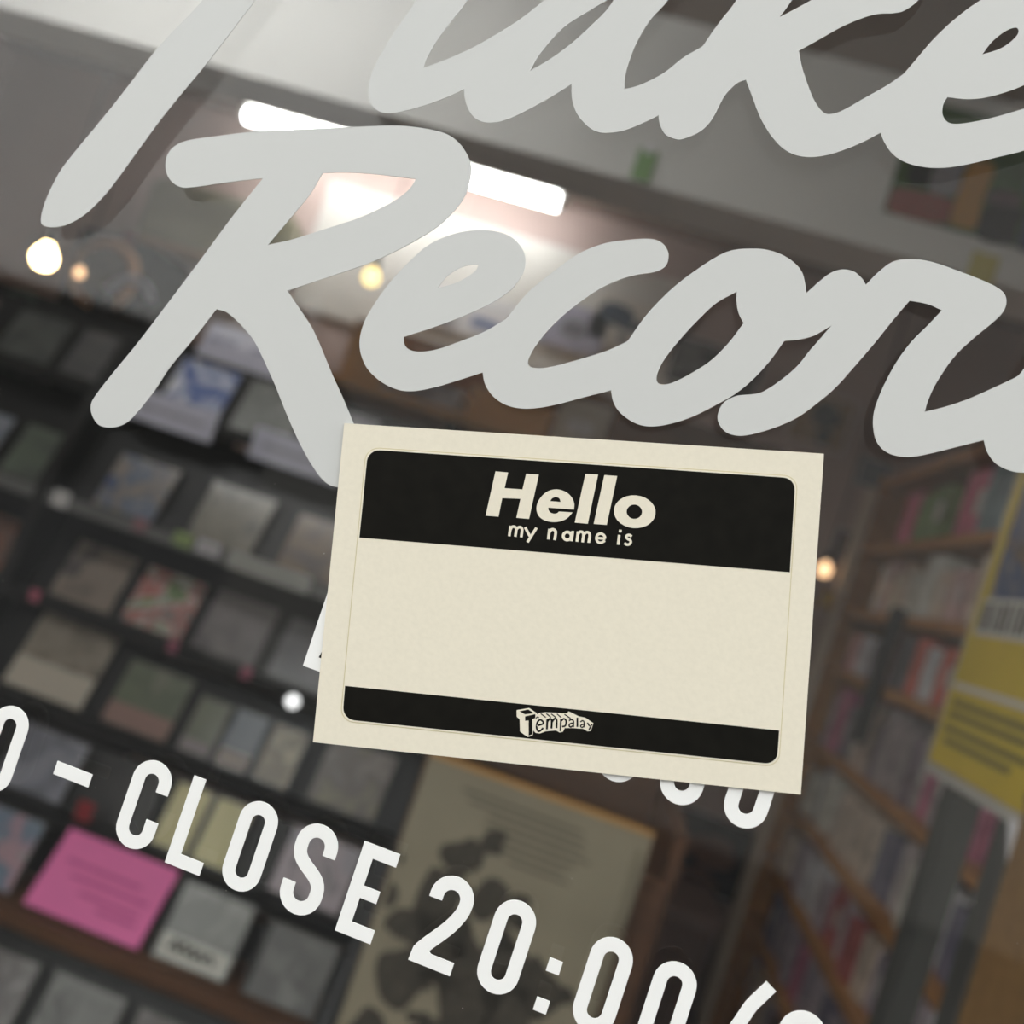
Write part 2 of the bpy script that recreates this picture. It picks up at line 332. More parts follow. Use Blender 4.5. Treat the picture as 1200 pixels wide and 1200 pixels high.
hours = thing('opening_hours_lettering', 'line of white condensed vinyl opening hours ending in 20:00', 'lettering')
def put(gl, x, parent, nm='letter', base=BASE, mt=None):
    return obj(nm, plate([[(x+p[0], base+p[1]) for p in l] for l in gl], Y1, Y0), mt or M_vinylw, parent)
put(g_zero(), -.12040, hours, 'digit')
put([[(-.1029+.1029, .0087), (.0086, .0087), (.0086, .01165), (0, .01165)]], -.1029, hours, 'dash')
put(g_C(), -.0856, hours); put(g_L(), -.0726, hours); put(g_zero(.0086), -.0603, hours); put(g_S(), -.0470, hours); put(g_E(), -.0331, hours)
two = put(g_2(), -.0167, hours, 'digit')
b2 = plate([[(-.0167+p[0], BASE+p[1]) for p in l] for l in g_2bar()], Y1-.000004, Y0)
me2 = bpy.data.meshes.new('tmp'); b2.to_mesh(me2); b2.free()
bm = bmesh.new(); bm.from_mesh(two.data); bm.from_mesh(me2); bm.to_mesh(two.data); bm.free()
put(g_zero(), -.0028, hours, 'digit'); put([sq(0, 0)], .01045, hours, 'dot'); put([sq(0, .0082)], .01045, hours, 'dot')
put(g_zero(), .0177, hours, 'digit'); put(g_zero(), .0309, hours, 'digit'); put(g_par(), .0471, hours, 'bracket'); put(g_S(), .0566, hours)
line2 = thing('digit_lettering', 'white condensed vinyl zeros peeking out beneath the name sticker', 'lettering')
for xx in (.0069, .0202, .0335): put(g_zero(), xx, line2, 'digit', EYE-.0396)

# white square decal mostly under the sticker
dec = thing('square_decal', 'white square decal whose corner shows beside the name sticker edge', 'decal')
obj('decal_sheet', plate([[(-.0577, EYE-.0390), (-.0190, EYE-.0390), (-.0190, EYE-.0003), (-.0577, EYE-.0003)]], -.00024, -.00002), M_vinylw, dec)
obj('print_mark', plate([[(-.0550, EYE-.0362), (-.0222, EYE-.0362), (-.0222, EYE-.0334), (-.0545, EYE-.0334)]], -.00028, -.00023), M_ink, dec)

# ================================================================== NAME STICKER
def quad_round(q, r, n=6):
    out = []
    for i in range(4):
        p = Vector(q[i]); a = (Vector(q[i-1])-p).normalized(); b = (Vector(q[(i+1) % 4])-p).normalized()
        rr = r[i] if isinstance(r, (list, tuple)) else r
        if rr <= 0: out.append((p.x, p.y)); continue
        for k in range(n+1):
            t = k/n; A, B = p+a*rr, p+b*rr
            # rounded like a circle corner
            w1 = math.cos(t*math.pi/2); w2 = math.sin(t*math.pi/2)
            c = p+a*rr+b*rr
            v = c - b*rr*w1 - a*rr*w2
            out.append((v.x, v.y))
    return out
def inset(q, d):
    c = sum((Vector(p) for p in q), Vector((0, 0)))/4; res = []
    for i in range(4):
        p = Vector(q[i]); a = (Vector(q[i-1])-p).normalized(); b = (Vector(q[(i+1) % 4])-p).normalized()
        v = p - (a+b)*d; res.append((v.x, v.y))
    return res
stk = thing('name_sticker', 'cream paper name tag sticker with black bands reading Hello my name is', 'sticker')
PC = [(404.6, 496.6), (964.6, 532.2), (937.6, 930.2), (368.0, 869.0)]
YS = -.00075
obj('backing_paper', plate([toG(PC)], YS, -.00035), M_paper, stk)
FQ = [(432.5, 527.3), (931.3, 561.0), (909.5, 895.0), (402.6, 842.0)]
obj('cut_line', plate([toG(quad_round(inset(FQ, 3.0), 16)), toG(quad_round(inset(FQ, 2.0), 15))], YS-.00001, YS+.00001), M_cut, stk)
face = obj('label_face', plate([toG(quad_round(inset(FQ, 2.0), 15))], YS-.00006, YS+.00001), M_paper, stk)
HBl, HBr, FTl, FTr = (422.4, 630.2), (924.8, 670.7), (405.7, 803.2), (912.4, 855.2)
YP = YS-.00008
obj('header_band', plate([toG(quad_round([FQ[0], FQ[1], HBr, HBl], [14, 14, 0, 0]))], YP, YS-.00003), M_ink, stk)
obj('footer_band', plate([toG(quad_round([FTl, FTr, FQ[2], FQ[3]], [0, 0, 14, 14]))], YP, YS-.00003), M_ink, stk)
YT = YP-.00003
def printed(nm, loops, o, s, mt, y=YT, smooth=True):
    return obj(nm, plate([toG(smooth_loop(cv(o, s, l), 4) if smooth else [q[:2] for q in cv(o, s, l)]) for l in loops], y, YP+.00001), mt, stk)
zo = (550, 540)
printed('letter', [[(150, 62), (221, 68), (201, 156), (301, 163), (322, 75), (393, 80), (338, 328), (267, 322), (290, 216), (188, 212), (167, 316), (95, 310)]], zo, 4.8, M_paper, smooth=False)
printed('letter', [[(590, 276, 1), (591, 240), (575, 205), (545, 178), (500, 163), (450, 170), (410, 200), (385, 240), (380, 280), (395, 315), (430, 338), (475, 346), (520, 340), (555, 322), (581, 292, 1), (505, 287, 1), (495, 296), (478, 299), (458, 292), (447, 278), (446, 265, 1)], [(457, 229, 1), (466, 214), (487, 206), (507, 213), (515, 233, 1)]], zo, 4.8, M_paper)
printed('letter', [[(654, 76), (725, 80), (667, 356), (594, 349)]], zo, 4.8, M_paper, smooth=False)
printed('letter', [[(760, 83), (832, 88), (773, 362), (700, 356)]], zo, 4.8, M_paper, smooth=False)
def ell(cx, cy, a, b, ang=5, n=28):
    ca, sa = math.cos(math.radians(ang)), math.sin(math.radians(ang))
    return [(cx+a*math.cos(t)*ca-b*math.sin(t)*sa, cy+a*math.cos(t)*sa+b*math.sin(t)*ca) for t in (2*math.pi*k/n for k in range(n))]
printed('letter', [ell(930, 288, 117, 92), ell(928, 288, 43, 40)], zo, 4.8, M_paper, smooth=False)
def strokes(nm, paths, wd, o, s, mt, y=YT, extra=()):
    bm = bmesh.new(); k = 0
    for p in paths:
        closed = p[0] == 'o'
        pts = p[1:] if closed else p
        lps = stroke(pts if closed else (cr_path(pts) if len(pts) > 2 else pts), wd, closed)
        t = plate([toG([q[:2] for q in cv(o, s, l)]) for l in lps], y-k*1e-6, YP+.00001); k += 1
        d = bpy.data.meshes.new('t'); t.to_mesh(d); t.free(); bm.from_mesh(d); bpy.data.meshes.remove(d)
    return obj(nm, bm, mt, stk)
SWs = 14.5
strokes('small_letter', [[(235, 367), (227, 425)], [(231, 394), (240, 376), (252, 371), (263, 377), (266, 390), (261, 428)], [(265, 391), (274, 379), (287, 374), (297, 381), (299, 394), (294, 431)]], 15.5, zo, 4.8, M_paper)
strokes('small_letter', [[(316, 375), (343, 426)], [(380, 378), (329, 459)]], 15.5, zo, 4.8, M_paper)
strokes('small_letter', [[(453, 384), (446, 443)], [(449, 408), (460, 391), (472, 387), (484, 394), (487, 408), (481, 447)]], 16, zo, 4.8, M_paper)
strokes('small_letter', [['o'] + ell(552, 424, 22, 22), [(583, 396), (575, 453)]], 16, zo, 4.8, M_paper)
strokes('small_letter', [[(613, 398), (606, 456)], [(610, 418), (619, 404), (630, 400), (640, 406), (643, 420), (638, 459)], [(642, 421), (652, 408), (664, 403), (675, 409), (678, 424), (672, 462)]], 15.5, zo, 4.8, M_paper)
strokes('small_letter', [[(716, 435), (766, 439)], [(764, 439), (761, 425), (751, 415), (737, 411), (722, 418), (715, 434), (719, 451), (732, 461), (748, 459), (763, 449)]], 14.5, zo, 4.8, M_paper)
strokes('small_letter', [[(843, 418), (837, 473)], [(850, 389), (848, 404)]], 15.5, zo, 4.8, M_paper)
strokes('small_letter', [[(913, 427), (901, 419), (888, 421), (883, 431), (892, 441), (905, 448), (908, 459), (900, 470), (886, 472), (872, 464)]], 14.5, zo, 4.8, M_paper)
# block-letter band logo in the footer
lo = (590, 815)
printed('logo_block', [[(160, 165), (305, 140), (392, 198), (402, 215), (425, 198), (495, 190), (560, 193), (640, 197), (700, 203), (748, 203), (765, 178), (885, 238), (960, 252), (1055, 318), (1025, 408), (985, 412), (935, 382), (800, 374), (722, 374), (700, 417), (660, 427), (620, 402), (500, 412), (430, 438), (380, 430), (352, 402), (347, 458), (290, 480), (198, 415), (195, 272), (160, 240)]], lo, 10, M_paper, smooth=False)
YL = YT-.00002
def lg(nm, paths, wd): return strokes(nm, paths, wd, lo, 10, M_ink, YL)
printed('logo_letter', [[(258, 238), (378, 212), (378, 258), (342, 268), (342, 448), (300, 462), (300, 285), (258, 290)]], lo, 10, M_ink, y=YL, smooth=False)
printed('logo_shade', [[(192, 178), (296, 157), (360, 200), (255, 214)]], lo, 10, M_ink, y=YL, smooth=False)
lg('logo_letter', [[(395, 348), (470, 322), (455, 287), (428, 280), (400, 312), (393, 370), (412, 410), (440, 403), (470, 372)]], 21)
lg('logo_letter', [[(518, 268), (512, 390)], [(518, 300), (545, 268), (568, 285), (566, 380)], [(572, 300), (605, 264), (626, 285), (624, 376)]], 23)
lg('logo_letter', [[(676, 270), (670, 412)], [(682, 290), (710, 266), (737, 290), (728, 345), (690, 358)]], 20)
lg('logo_letter', [[(770, 288), (800, 274), (822, 294), (822, 364)], [(820, 318), (787, 322), (772, 345), (790, 362), (820, 344)]], 17)
lg('logo_letter', [[(868, 252), (868, 362)]], 20)
lg('logo_letter', [[(902, 302), (928, 288), (947, 306), (945, 366)], [(945, 332), (917, 336), (906, 355), (925, 366), (945, 352)]], 15)
lg('logo_letter', [[(985, 312), (1011, 352)], [(1040, 325), (1003, 396)]], 17)
lg('logo_shade', [[(440, 205), (500, 250)], [(505, 205), (560, 248)], [(562, 208), (618, 250)], [(630, 208), (680, 252)], [(718, 214), (790, 262)], [(385, 262), (400, 245), (420, 252)]], 13)

# ================================================================== CD RACK
RX0, RX1 = -2.6, -.222
rack = thing('cd_rack', 'stepped black shelving rack filled with face-out CDs', 'rack', (0, 0, 0))
TIERS = [(2.02, 1.705), (1.90, 1.487), (1.82, 1.250), (1.80, 1.051), (1.72, .878), (1.62, .742), (1.50, .628), (1.40, .47)]   # (distance from phone, shelf height)
LEAN = math.radians(24)
for i, (d, z) in enumerate(TIERS):
    if i == 0: continue
    y = d-DIST
    mt = M_black if i < 6 else M_brown
    hb = (TIERS[i-1][1]-z-.03)/math.cos(LEAN) if i > 1 else .15
    yb = .10 if i == 6 else .016
    obj('tier_board', box(RX0, RX1, y-.03, y+.13, z-.022, z-.004), mt, rack)
    obj('tier_rail', box(RX0, RX1, y-.038, y-.031, z-.022, z+.004), M_rail if i in (2,) else mt, rack)
    me = box(RX0, RX1, 0, .006, 0, hb*(.7 if i == 6 else 1))
    bmesh.ops.transform(me, matrix=Matrix.Translation((0, y+yb+.004, z-.004)) @ Matrix.Rotation(-LEAN, 4, 'X'), verts=me.verts)
    obj('tier_back', me, M_black, rack)
for xx in (RX0, -1.155, RX1):
    bm = bmesh.new()
    prof = [(TIERS[0][0]-DIST+.25, 0), (TIERS[-1][0]-DIST-.05, 0), (TIERS[-1][0]-DIST-.05, .47), (TIERS[5][0]-DIST-.04, .74), (TIERS[3][0]-DIST-.04, 1.05), (TIERS[2][0]-DIST-.04, 1.27), (TIERS[1][0]-DIST-.04, 1.52), (TIERS[1][0]-DIST+.05, 1.63), (TIERS[0][0]-DIST+.25, 1.63)]
    a = [bm.verts.new((xx-.012, p[0], p[1])) for p in prof]; b = [bm.verts.new((xx+.012, p[0], p[1])) for p in prof]
    bm.faces.new(a); bm.faces.new(list(reversed(b)))
    for k in range(len(prof)): bm.faces.new((a[k], a[(k+1) % len(prof)], b[(k+1) % len(prof)], b[k]))
    obj('side_panel', bm, M_black, rack)

ORD = ['top', 'second', 'third', 'fourth', 'fifth', 'sixth', 'seventh', 'lowest']
def cd_item(tier, x0, x1, cols, label, h=None, kind='cd_case', cat='CD', scale=16, group=None, lean=LEAN, spine=True, strip=None, coat=.7):
    d, z = TIERS[tier]; y = d-DIST; wd = x1-x0; h = h or wd*.885
    t = thing(kind, label, cat, ((x0+x1)/2, y+.003, z+.0015), group or 'CDs on the black rack', (-lean, 0, 0))
    obj('case', box(-wd/2, wd/2, 0, .0095, 0, h, .0012), M_case, t)
    s = .011 if spine else .003
    obj('cover', box(-wd/2+s, wd/2-.003, -.0006, .0006, .003, h-.003), art(cols, scale, coat), t)
    if spine: obj('spine', box(-wd/2+.001, -wd/2+s-.001, -.0005, .0005, .002, h-.002), M_dark, t)
    if strip: obj('paper_strip', box(-wd/2+s, wd/2-.004, -.0014, -.0007, .004, h*strip[0]), mat('strip%d%d%d' % strip[1], S(*strip[1]), .6), t)
    return t
g1 = [(96, 94, 92), (130, 126, 122), (84, 80, 78)]
cd_item(1, -1.060, -.909, [(225, 228, 238), (70, 100, 170), (210, 214, 228), (235, 235, 240)], 'white CD with a blue blot on its cover, on the rack', scale=9)
cd_item(1, -.893, -.742, [(140, 142, 136), (118, 120, 114), (150, 152, 146)], 'plain grey-green CD beside the white CD with the blue blot')
cd_item(1, -.725, -.580, [(170, 168, 172), (120, 118, 124)], 'pale grey CD on the tier of the blue blot CD, nearest the lone square print')
cd_item(2, -1.079, -.930, [(70, 90, 130), (150, 140, 130), (110, 120, 140), (180, 172, 160)], 'CD with a slate blue and beige cover under the white label card')
cd_item(2, -.868, -.712, [(118, 112, 100), (140, 134, 120), (96, 92, 84)], 'CD with a dull olive-grey cover between two black gaps')
cd_item(2, -.668, -.520, [(96, 86, 78), (130, 108, 86), (110, 100, 96)], 'CD with a brownish cover above the whitish label rail')
cd_item(3, -1.093, -.944, [(120, 108, 100), (150, 136, 124), (88, 82, 80)], 'tan CD with a pale round label at the bottom of its cover')
cd_item(3, -.930, -.784, [(206, 200, 80), (96, 130, 80), (196, 190, 180), (190, 104, 98), (150, 146, 142), (116, 112, 112)], 'CD with a red, white and yellow patterned cover', scale=22)
cd_item(3, -.772, -.624, [(104, 98, 98), (122, 114, 114), (90, 86, 88)], 'dim grey CD just right of the red and yellow CD')
cd_item(3, -.606, -.462, [(108, 104, 106), (90, 88, 90)], 'dim grey CD partly behind the name sticker, red and yellow CD tier')
cd_item(4, -1.075, -.892, [(120, 110, 98), (152, 142, 128), (108, 98, 88)], 'wide beige boxed CD with a lighter band along its foot', h=.16, kind='cd_box', cat='CD box', strip=(.4, (196, 186, 170)))
cd_item(4, -.860, -.712, [(108, 114, 92), (96, 104, 84), (120, 120, 104)], 'green CD with a multicoloured foot on its cover', strip=(.34, (150, 120, 110)))
cd_item(4, -.690, -.622, [(110, 112, 92), (96, 100, 84)], 'narrow green cassette-sized case next to the green CD', h=.112, kind='cassette_case', cat='cassette', spine=False, strip=(.25, (150, 140, 140)))
cd_item(4, -.612, -.544, [(90, 96, 104), (76, 80, 84)], 'narrow slate cassette case with a pinkish-white foot', h=.112, kind='cassette_case', cat='cassette', spine=False, strip=(.3, (176, 164, 156)))
cd_item(4, -.532, -.460, [(150, 130, 90), (110, 96, 72), (170, 158, 120)], 'narrow amber and cream cassette case', h=.112, kind='cassette_case', cat='cassette', spine=False)
cd_item(4, -.430, -.286, [(120, 110, 80), (96, 84, 76), (130, 116, 108)], 'olive-brown CD at the rack end beneath the name sticker')
cd_item(5, -.640, -.568, [(206, 196, 140), (190, 178, 120)], 'cream-yellow card case showing between the letters C and L', h=.115, kind='card_case', cat='card', spine=False, scale=6)
cd_item(5, -.560, -.488, [(206, 196, 140), (186, 176, 116)], 'cream-yellow card case showing between the letters L and O', h=.115, kind='card_case', cat='card', spine=False, scale=6)
cd_item(5, -.420, -.275, [(150, 148, 156), (176, 160, 166), (120, 116, 120)], 'silvery pink CD showing behind the letter S', h=.116)
cd_item(5, -.800, -.660, [(34, 32, 32), (48, 44, 44)], 'black CD with a small red mark behind the lettering dash', h=.115)
cd_item(5, -.965, -.820, [(150, 150, 160), (110, 110, 120)], 'lavender grey CD showing inside the first vinyl zero', h=.116)
cd_item(6, -.930, -.792, [(150, 150, 150), (176, 140, 150), (110, 128, 146), (160, 156, 154)], 'grey CD with pink and blue smudges beside the pink card')
cd_item(6, -.535, -.397, [(150, 150, 144), (130, 130, 126), (164, 164, 158)], 'pale grey CD with a white handwritten title strip', strip=(.33, (206, 204, 194)))
cd_item(6, -.370, -.242, [(104, 102, 98), (88, 86, 84), (124, 122, 118)], 'dark grey CD in a scuffed clear case at the rack end')
cd_item(7, -.805, -.672, [(150, 146, 142), (110, 104, 102), (186, 182, 180)], 'smoky white CD on the lowest tier in view')
cd_item(7, -.655, -.520, [(92, 92, 88), (110, 108, 104), (78, 76, 74)], 'dark grey CD with a pale green label at its foot', strip=None)
cd_item(7, -.505, -.372, [(80, 72, 70), (100, 92, 90), (70, 64, 64)], 'brownish black CD on the lowest tier in view')
# pink card, wider than a CD and laid far back
pk = thing('pink_card', 'bright pink handwritten card lying on the rack', 'card', (-.655, TIERS[6][0]-DIST-.004, .632), None, (-math.radians(35), 0, 0))
obj('card_sheet', box(-.105, .105, 0, .002, 0, .132), mat('pink_paper', S(240, 122, 180), .7, noise=.04, nscale=20), pk)
M_pen = mat('pink_ink', S(196, 84, 140), .7)
for k, (zz, a, b) in enumerate(((.085, -.08, .06), (.065, -.06, .085), (.045, -.03, .08), (.03, .01, .085))):
    obj('writing_line', box(a, b, -.0004, .0002, zz-.003, zz+.003), M_pen, pk)
# handwriting on the pale grey CD strip
sgn = thing('title_scribble', 'dark brush scribble written on the white title strip', 'writing', (-.466, TIERS[6][0]-DIST+.003, .6295), None, (-LEAN, 0, 0))
obj('ink', tube_pts(bmesh.new(), [(x, -.0025, z) for x, z in cr_path([(-.04, .018), (-.03, .034), (-.024, .018), (-.016, .034), (-.008, .02), (0, .032), (.006, .018), (.014, .03), (.022, .019), (.03, .031), (.04, .018)], 4)], .0026, 6), M_dark, sgn)
# round motif and green label
for tr, x, z, r, c, lb in ((3, -1.03, .040, .026, (190, 188, 176), 'pale round label stuck to the tan CD'), (7, -.62, .04, .028, (190, 204, 176), 'pale green label stuck to the dark grey CD')):
    t = thing('round_label', lb, 'label', (x, TIERS[tr][0]-DIST+.004, TIERS[tr][1]-.003), None, (-LEAN, 0, 0))
    bm = bmesh.new(); bmesh.ops.create_cone(bm, cap_ends=True, segments=20, radius1=r, radius2=r, depth=.001, matrix=Matrix.Translation((0, -.0016, z)) @ Matrix.Rotation(math.pi/2, 4, 'X'))
    obj('disc', bm, mat('lab%d' % tr, S(*c), .6), t)
    bm = bmesh.new(); bmesh.ops.create_cone(bm, cap_ends=True, segments=16, radius1=r*.35, radius2=r*.35, depth=.001, matrix=Matrix.Translation((0, -.0023, z)) @ Matrix.Rotation(math.pi/2, 4, 'X'))
    obj('dark_centre', bm, mat('labdark', S(96, 96, 90), .6), t)
# price and label cards hanging on the tier rails
def rail_card(tier, x0, x1, h, col, label, zoff=0.0, cat='label card'):
    d, z = TIERS[tier]; y = d-DIST-.0405
    t = thing('label_card', label, cat, ((x0+x1)/2, y, z+.008+zoff), 'label cards on the rack rails', (math.radians(-2), 0, 0))
    obj('card_face', box(-(x1-x0)/2, (x1-x0)/2, -.0012, 0, -h, .004), mat('card%d%d%d' % col, S(*col), .65, noise=.05, nscale=25), t)
    obj('print_band', box(-(x1-x0)*.38, (x1-x0)*.38, -.0016, -.001, -h*.55, -h*.40), mat('cardink%d%d%d' % col, S(*[int(c*.8) for c in col]), .7), t)
rail_card(1, -1.085, -.885, .062, (205, 204, 218), 'white lavender label card hanging under the blue blot CD', .012)
rail_card(1, -.800, -.600, .062, (200, 200, 214), 'white lavender label card hanging under the grey-green CD', .012)
rail_card(2, -1.125, -1.090, .03, (220, 218, 216), 'small white tag at the left end of the rack rail')
rail_card(2, -.945, -.915, .022, (150, 112, 118), 'small pink tag on the rack rail under the slate blue CD')
rail_card(2, -.855, -.815, .022, (150, 170, 110), 'small lime tag on the rack rail under the olive-grey CD')
rail_card(2, -.805, -.755, .022, (200, 196, 200), 'small white tag beside the lime tag on the rail')
rail_card(2, -.735, -.560, .030, (178, 178, 172), 'long whitish label strip on the rail under the brownish CD')
rail_card(3, -1.09, -1.07, .02, (200, 110, 130), 'small pink tag under the tan CD')
rail_card(3, -.785, -.765, .02, (168, 100, 118), 'small pink tag under the red and yellow CD')
rail_card(3, -.628, -.608, .02, (168, 96, 116), 'small pink tag beneath the dim grey CD')
rail_card(5, -.765, -.735, .03, (150, 40, 46), 'small red tag beneath the vinyl dash', .035)
# left bay of the rack: smaller packed items
random.seed(3)
LB = {1: [(-2.0, 10)], 2: [(-2.0, 10)], 3: [(-2.0, 10)], 4: [(-2.0, 8)], 0: [(-2.0, 14)]}
PAL = [[(150, 110, 116), (110, 104, 110)], [(120, 130, 140), (170, 170, 180)], [(150, 104, 84), (110, 96, 90)], [(84, 84, 84), (104, 100, 98)], [(176, 172, 176), (130, 126, 130)], [(72, 74, 72), (92, 94, 90)], [(110, 120, 104), (90, 96, 88)]]
PN = ['dusty pink', 'grey-blue', 'rust brown', 'charcoal', 'pale lilac', 'near-black', 'sage green']
for tr in (1, 2, 3, 4):
    x = -1.20; k = 0
    while x > -1.9:
        wd = .142 if k % 3 else .10; pi_ = (tr*3+k*2) % len(PAL)
        cd_item(tr, x-wd, x, PAL[pi_], '%s CD past the black upright, level with the %s' % (PN[pi_], ['', 'blue blot CD', 'slate blue CD', 'red and yellow CD', 'wide beige box'][tr]), group='dim CDs in the far bay', h=.125, scale=20)
        x -= wd + .02 + .03*((k*7) % 3); k += 1
# spotlight clip (bright round spot by the sticker, built as a glowing bulb)
sp = thing('clip_spotlight', 'small bright round clip lamp on the rack by the sticker corner', 'lamp', tuple(at(343, 822, 1.66)))
bm = bmesh.new(); bmesh.ops.create_uvsphere(bm, u_segments=16, v_segments=10, radius=.012); obj('bulb', bm, mat('clip_bulb', (1, 1, 1), .3, emit=(1, 1, 1), es=1.6), sp, True)
obj('neck', tube_pts(bmesh.new(), [(.010, .004, -.002), (.035, .03, -.01), (.04, .10, -.012)], .006, 8), M_steel, sp)

# leaflets standing on the rack top
for px_, lb in ((262, 'white lavender leaflet pack standing on the rack top above the blue blot CD'), (318, 'white lavender leaflet pack on the rack top above the grey-green CD')):
    p = at(px_, 395, 2.10); t = thing('leaflet_pack', lb, 'leaflet', (p.x, 2.10-DIST, 1.632), None, (-math.radians(20), 0, 0)); hh = .10
    obj('front_sheet', box(-.055, .055, -.002, 0, .002, hh), mat('leaflet_white', S(214, 212, 226), .6, noise=.05, nscale=20), t)
    obj('sheet_stack', box(-.054, .054, 0, .018, .003, hh-.006), M_white, t); obj('printed_line', box(-.04, .03, -.003, -.0019, .05, .062), I_lil, t)
    obj('rest', box(-.06, .06, .018, .022, .004, hh*.8), M_case, t)
obj('top_board', box(RX0, RX1, TIERS[1][0]-DIST+.10, TIERS[0][0]-DIST+.25, 1.61, 1.626), M_black, rack)

# ================================================================== SQUARE PRINT + CRATE
d = 1.20; y = d-DIST
tl, br_ = at(495, 890, d), at(770, 990, d)
X0, X1, ZT = tl.x, br_.x, tl.z
crate = thing('record_crate', 'dark brown wooden record crate behind the square print', 'crate', ((X0+X1)/2+.02, y+.075, 0))
cw = (X1-X0)/2+.02
obj('stand', box(-cw, cw, -.07, .42, 0, ZT-.415), M_brown, crate)
obj('front_panel', box(-cw, cw, 0, .018, ZT-.415, ZT-.06), M_brown, crate); obj('back_panel', box(-cw, cw, .402, .42, ZT-.415, ZT+.01), M_brown, crate)
for sx in (-1, 1): obj('side_panel', box(sx*cw-.009, sx*cw+.009, .018, .402, ZT-.415, ZT-.0), M_brown, crate)
obj('base_board', box(-cw, cw, .018, .402, ZT-.415, ZT-.400), M_brown, crate)
lp = thing('square_print', 'beige square record sleeve with dark figure drawing in a clear cover', 'record', ((X0+X1)/2, y+.03, ZT-.315), None, (-math.radians(5), 0, 0))
wd = (X1-X0)/2
obj('sleeve', box(-wd, wd, 0, .005, -.085, .315, .0008), mat('aged_card', S(150, 140, 118), .55, coat=.5, noise=.10, nscale=9), lp)
obj('top_edge', box(-wd, wd, -.001, .006, .311, .318), M_orange, lp)
M_draw = mat('faded_ink', S(70, 64, 54), .7, noise=.3, nscale=60)
M_text = mat('faded_text', S(104, 96, 80), .7)
def blob(cx, cz, pts, parent, mt, nm='drawn_figure', yy=-.0012):
    return obj(nm, plate([[(max(-wd+.006, min(wd-.006, q[0])), max(-.078, q[1])) for q in smooth_loop([(cx+p[0], cz+p[1]) for p in pts], 4)]], yy, -.0002), mt, parent)
rb = random.Random(5)
for cx, cz, r in ((-.07, .20, .030), (-.085, .155, .042), (-.04, .235, .022), (.02, .10, .045), (-.05, .09, .05), (.075, .085, .04), (.045, .05, .05), (-.11, .10, .03), (-.02, .165, .03), (.0, .03, .05), (-.09, .04, .045), (.06, -.03, .05), (-.03, -.035, .045), (-.11, -.04, .03)):
    n = 9; pts = [(r*(.55+.55*rb.random())*math.cos(2*math.pi*k/n), r*(.55+.55*rb.random())*math.sin(2*math.pi*k/n)) for k in range(n)]
    blob(cx, cz, pts, lp, M_draw)
for k in range(34):
    cx, cz, r = rb.gauss(-.02, .06), rb.uniform(-.06, .19), rb.uniform(.006, .018); n = 7
    blob(cx, cz, [(r*(.5+.7*rb.random())*math.cos(2*math.pi*q/n), r*(.5+.7*rb.random())*math.sin(2*math.pi*q/n)) for q in range(n)], lp, M_draw, 'drawn_mark')
for k in range(7):
    zz = .285-.011*k; a = -.10+.02*rb.random()+.012*k; b = .06+.03*rb.random()
    obj('text_line', box(a, b, -.001, -.0001, zz-.0018, zz+.0018), M_text, lp)
obj('cover_edge', tube_pts(bmesh.new(), [(wd-.012, -.004, -.06), (wd-.010, -.006, .16), (wd-.014, -.004, .29)], .0035, 8), mat('clear_film', S(150, 140, 118), .15, coat=1), lp)
# grey wire-mesh basket behind the print
msh = thing('mesh_board', 'pale grid-pattern board behind the square print', 'board', tuple(at(640, 960, 1.9)))
obj('panel', box(-.12, .12, 0, .008, -.10, .16), mat('pale_board', S(150, 144, 134), .7), msh)
for k in range(11): obj('grid_wire', box(-.12+.024*k-.002, -.12+.024*k+.002, -.004, 0, -.10, .16), M_steel, msh)
for k in range(10): obj('grid_wire', box(-.12, .12, -.007, -.004, -.09+.025*k-.002, -.09+.025*k+.002), M_steel, msh)
for sx in (-1, 1): obj('leg', box(sx*.1-.008, sx*.1+.008, .008, .022, -at(640, 960, 1.9).z, .10), M_steel, msh)

# ================================================================== RIGHT WOODEN SHELF UNIT
XS = .72; SY0, SY1 = .62, 3.05
unit = thing('shelf_unit', 'tall warm wooden shelf unit along the side wall', 'shelf', (0, 0, 0))
BZ = [.16, .36, .56, .757, .955, 1.165, 1.40, 1.59, 1.80, 2.03]
for k, z in enumerate(BZ): obj('shelf_board', box(XS+.002, XS+.34, SY0, SY1, z-.026, z), M_shelfwood, unit)
obj('back_panel', box(XS+.34, XS+.352, SY0, SY1+.02, 0, 2.05), M_shelfwood, unit)
obj('end_panel', box(XS, XS+.34, SY1, SY1+.022, 0, 2.05), M_shelfwood, unit); obj('end_panel', box(XS, XS+.34, SY0-.022, SY0, 0, 2.05), M_shelfwood, unit)
obj('pale_post', box(XS-.03, XS+.0, SY1-.01, SY1+.05, 0, 2.0), mat('pale_post_paint', S(222, 206, 184), .6), unit)
rs = random.Random(11)
ROWN = {-1: ('record sleeve', 'on the bottom shelf'), 0: ('record sleeve', 'on the shelf second from the floor'), 1: ('record sleeve', 'on the knee-high shelf'), 2: ('record sleeve', 'on the thigh-high shelf'), 3: ('record sleeve', 'on the waist-high shelf'), 4: ('slim case', 'on the shallow shelf'), 5: ('record sleeve', 'beneath the magazine shelf'), 6: ('magazine', 'standing on the top shelf')}
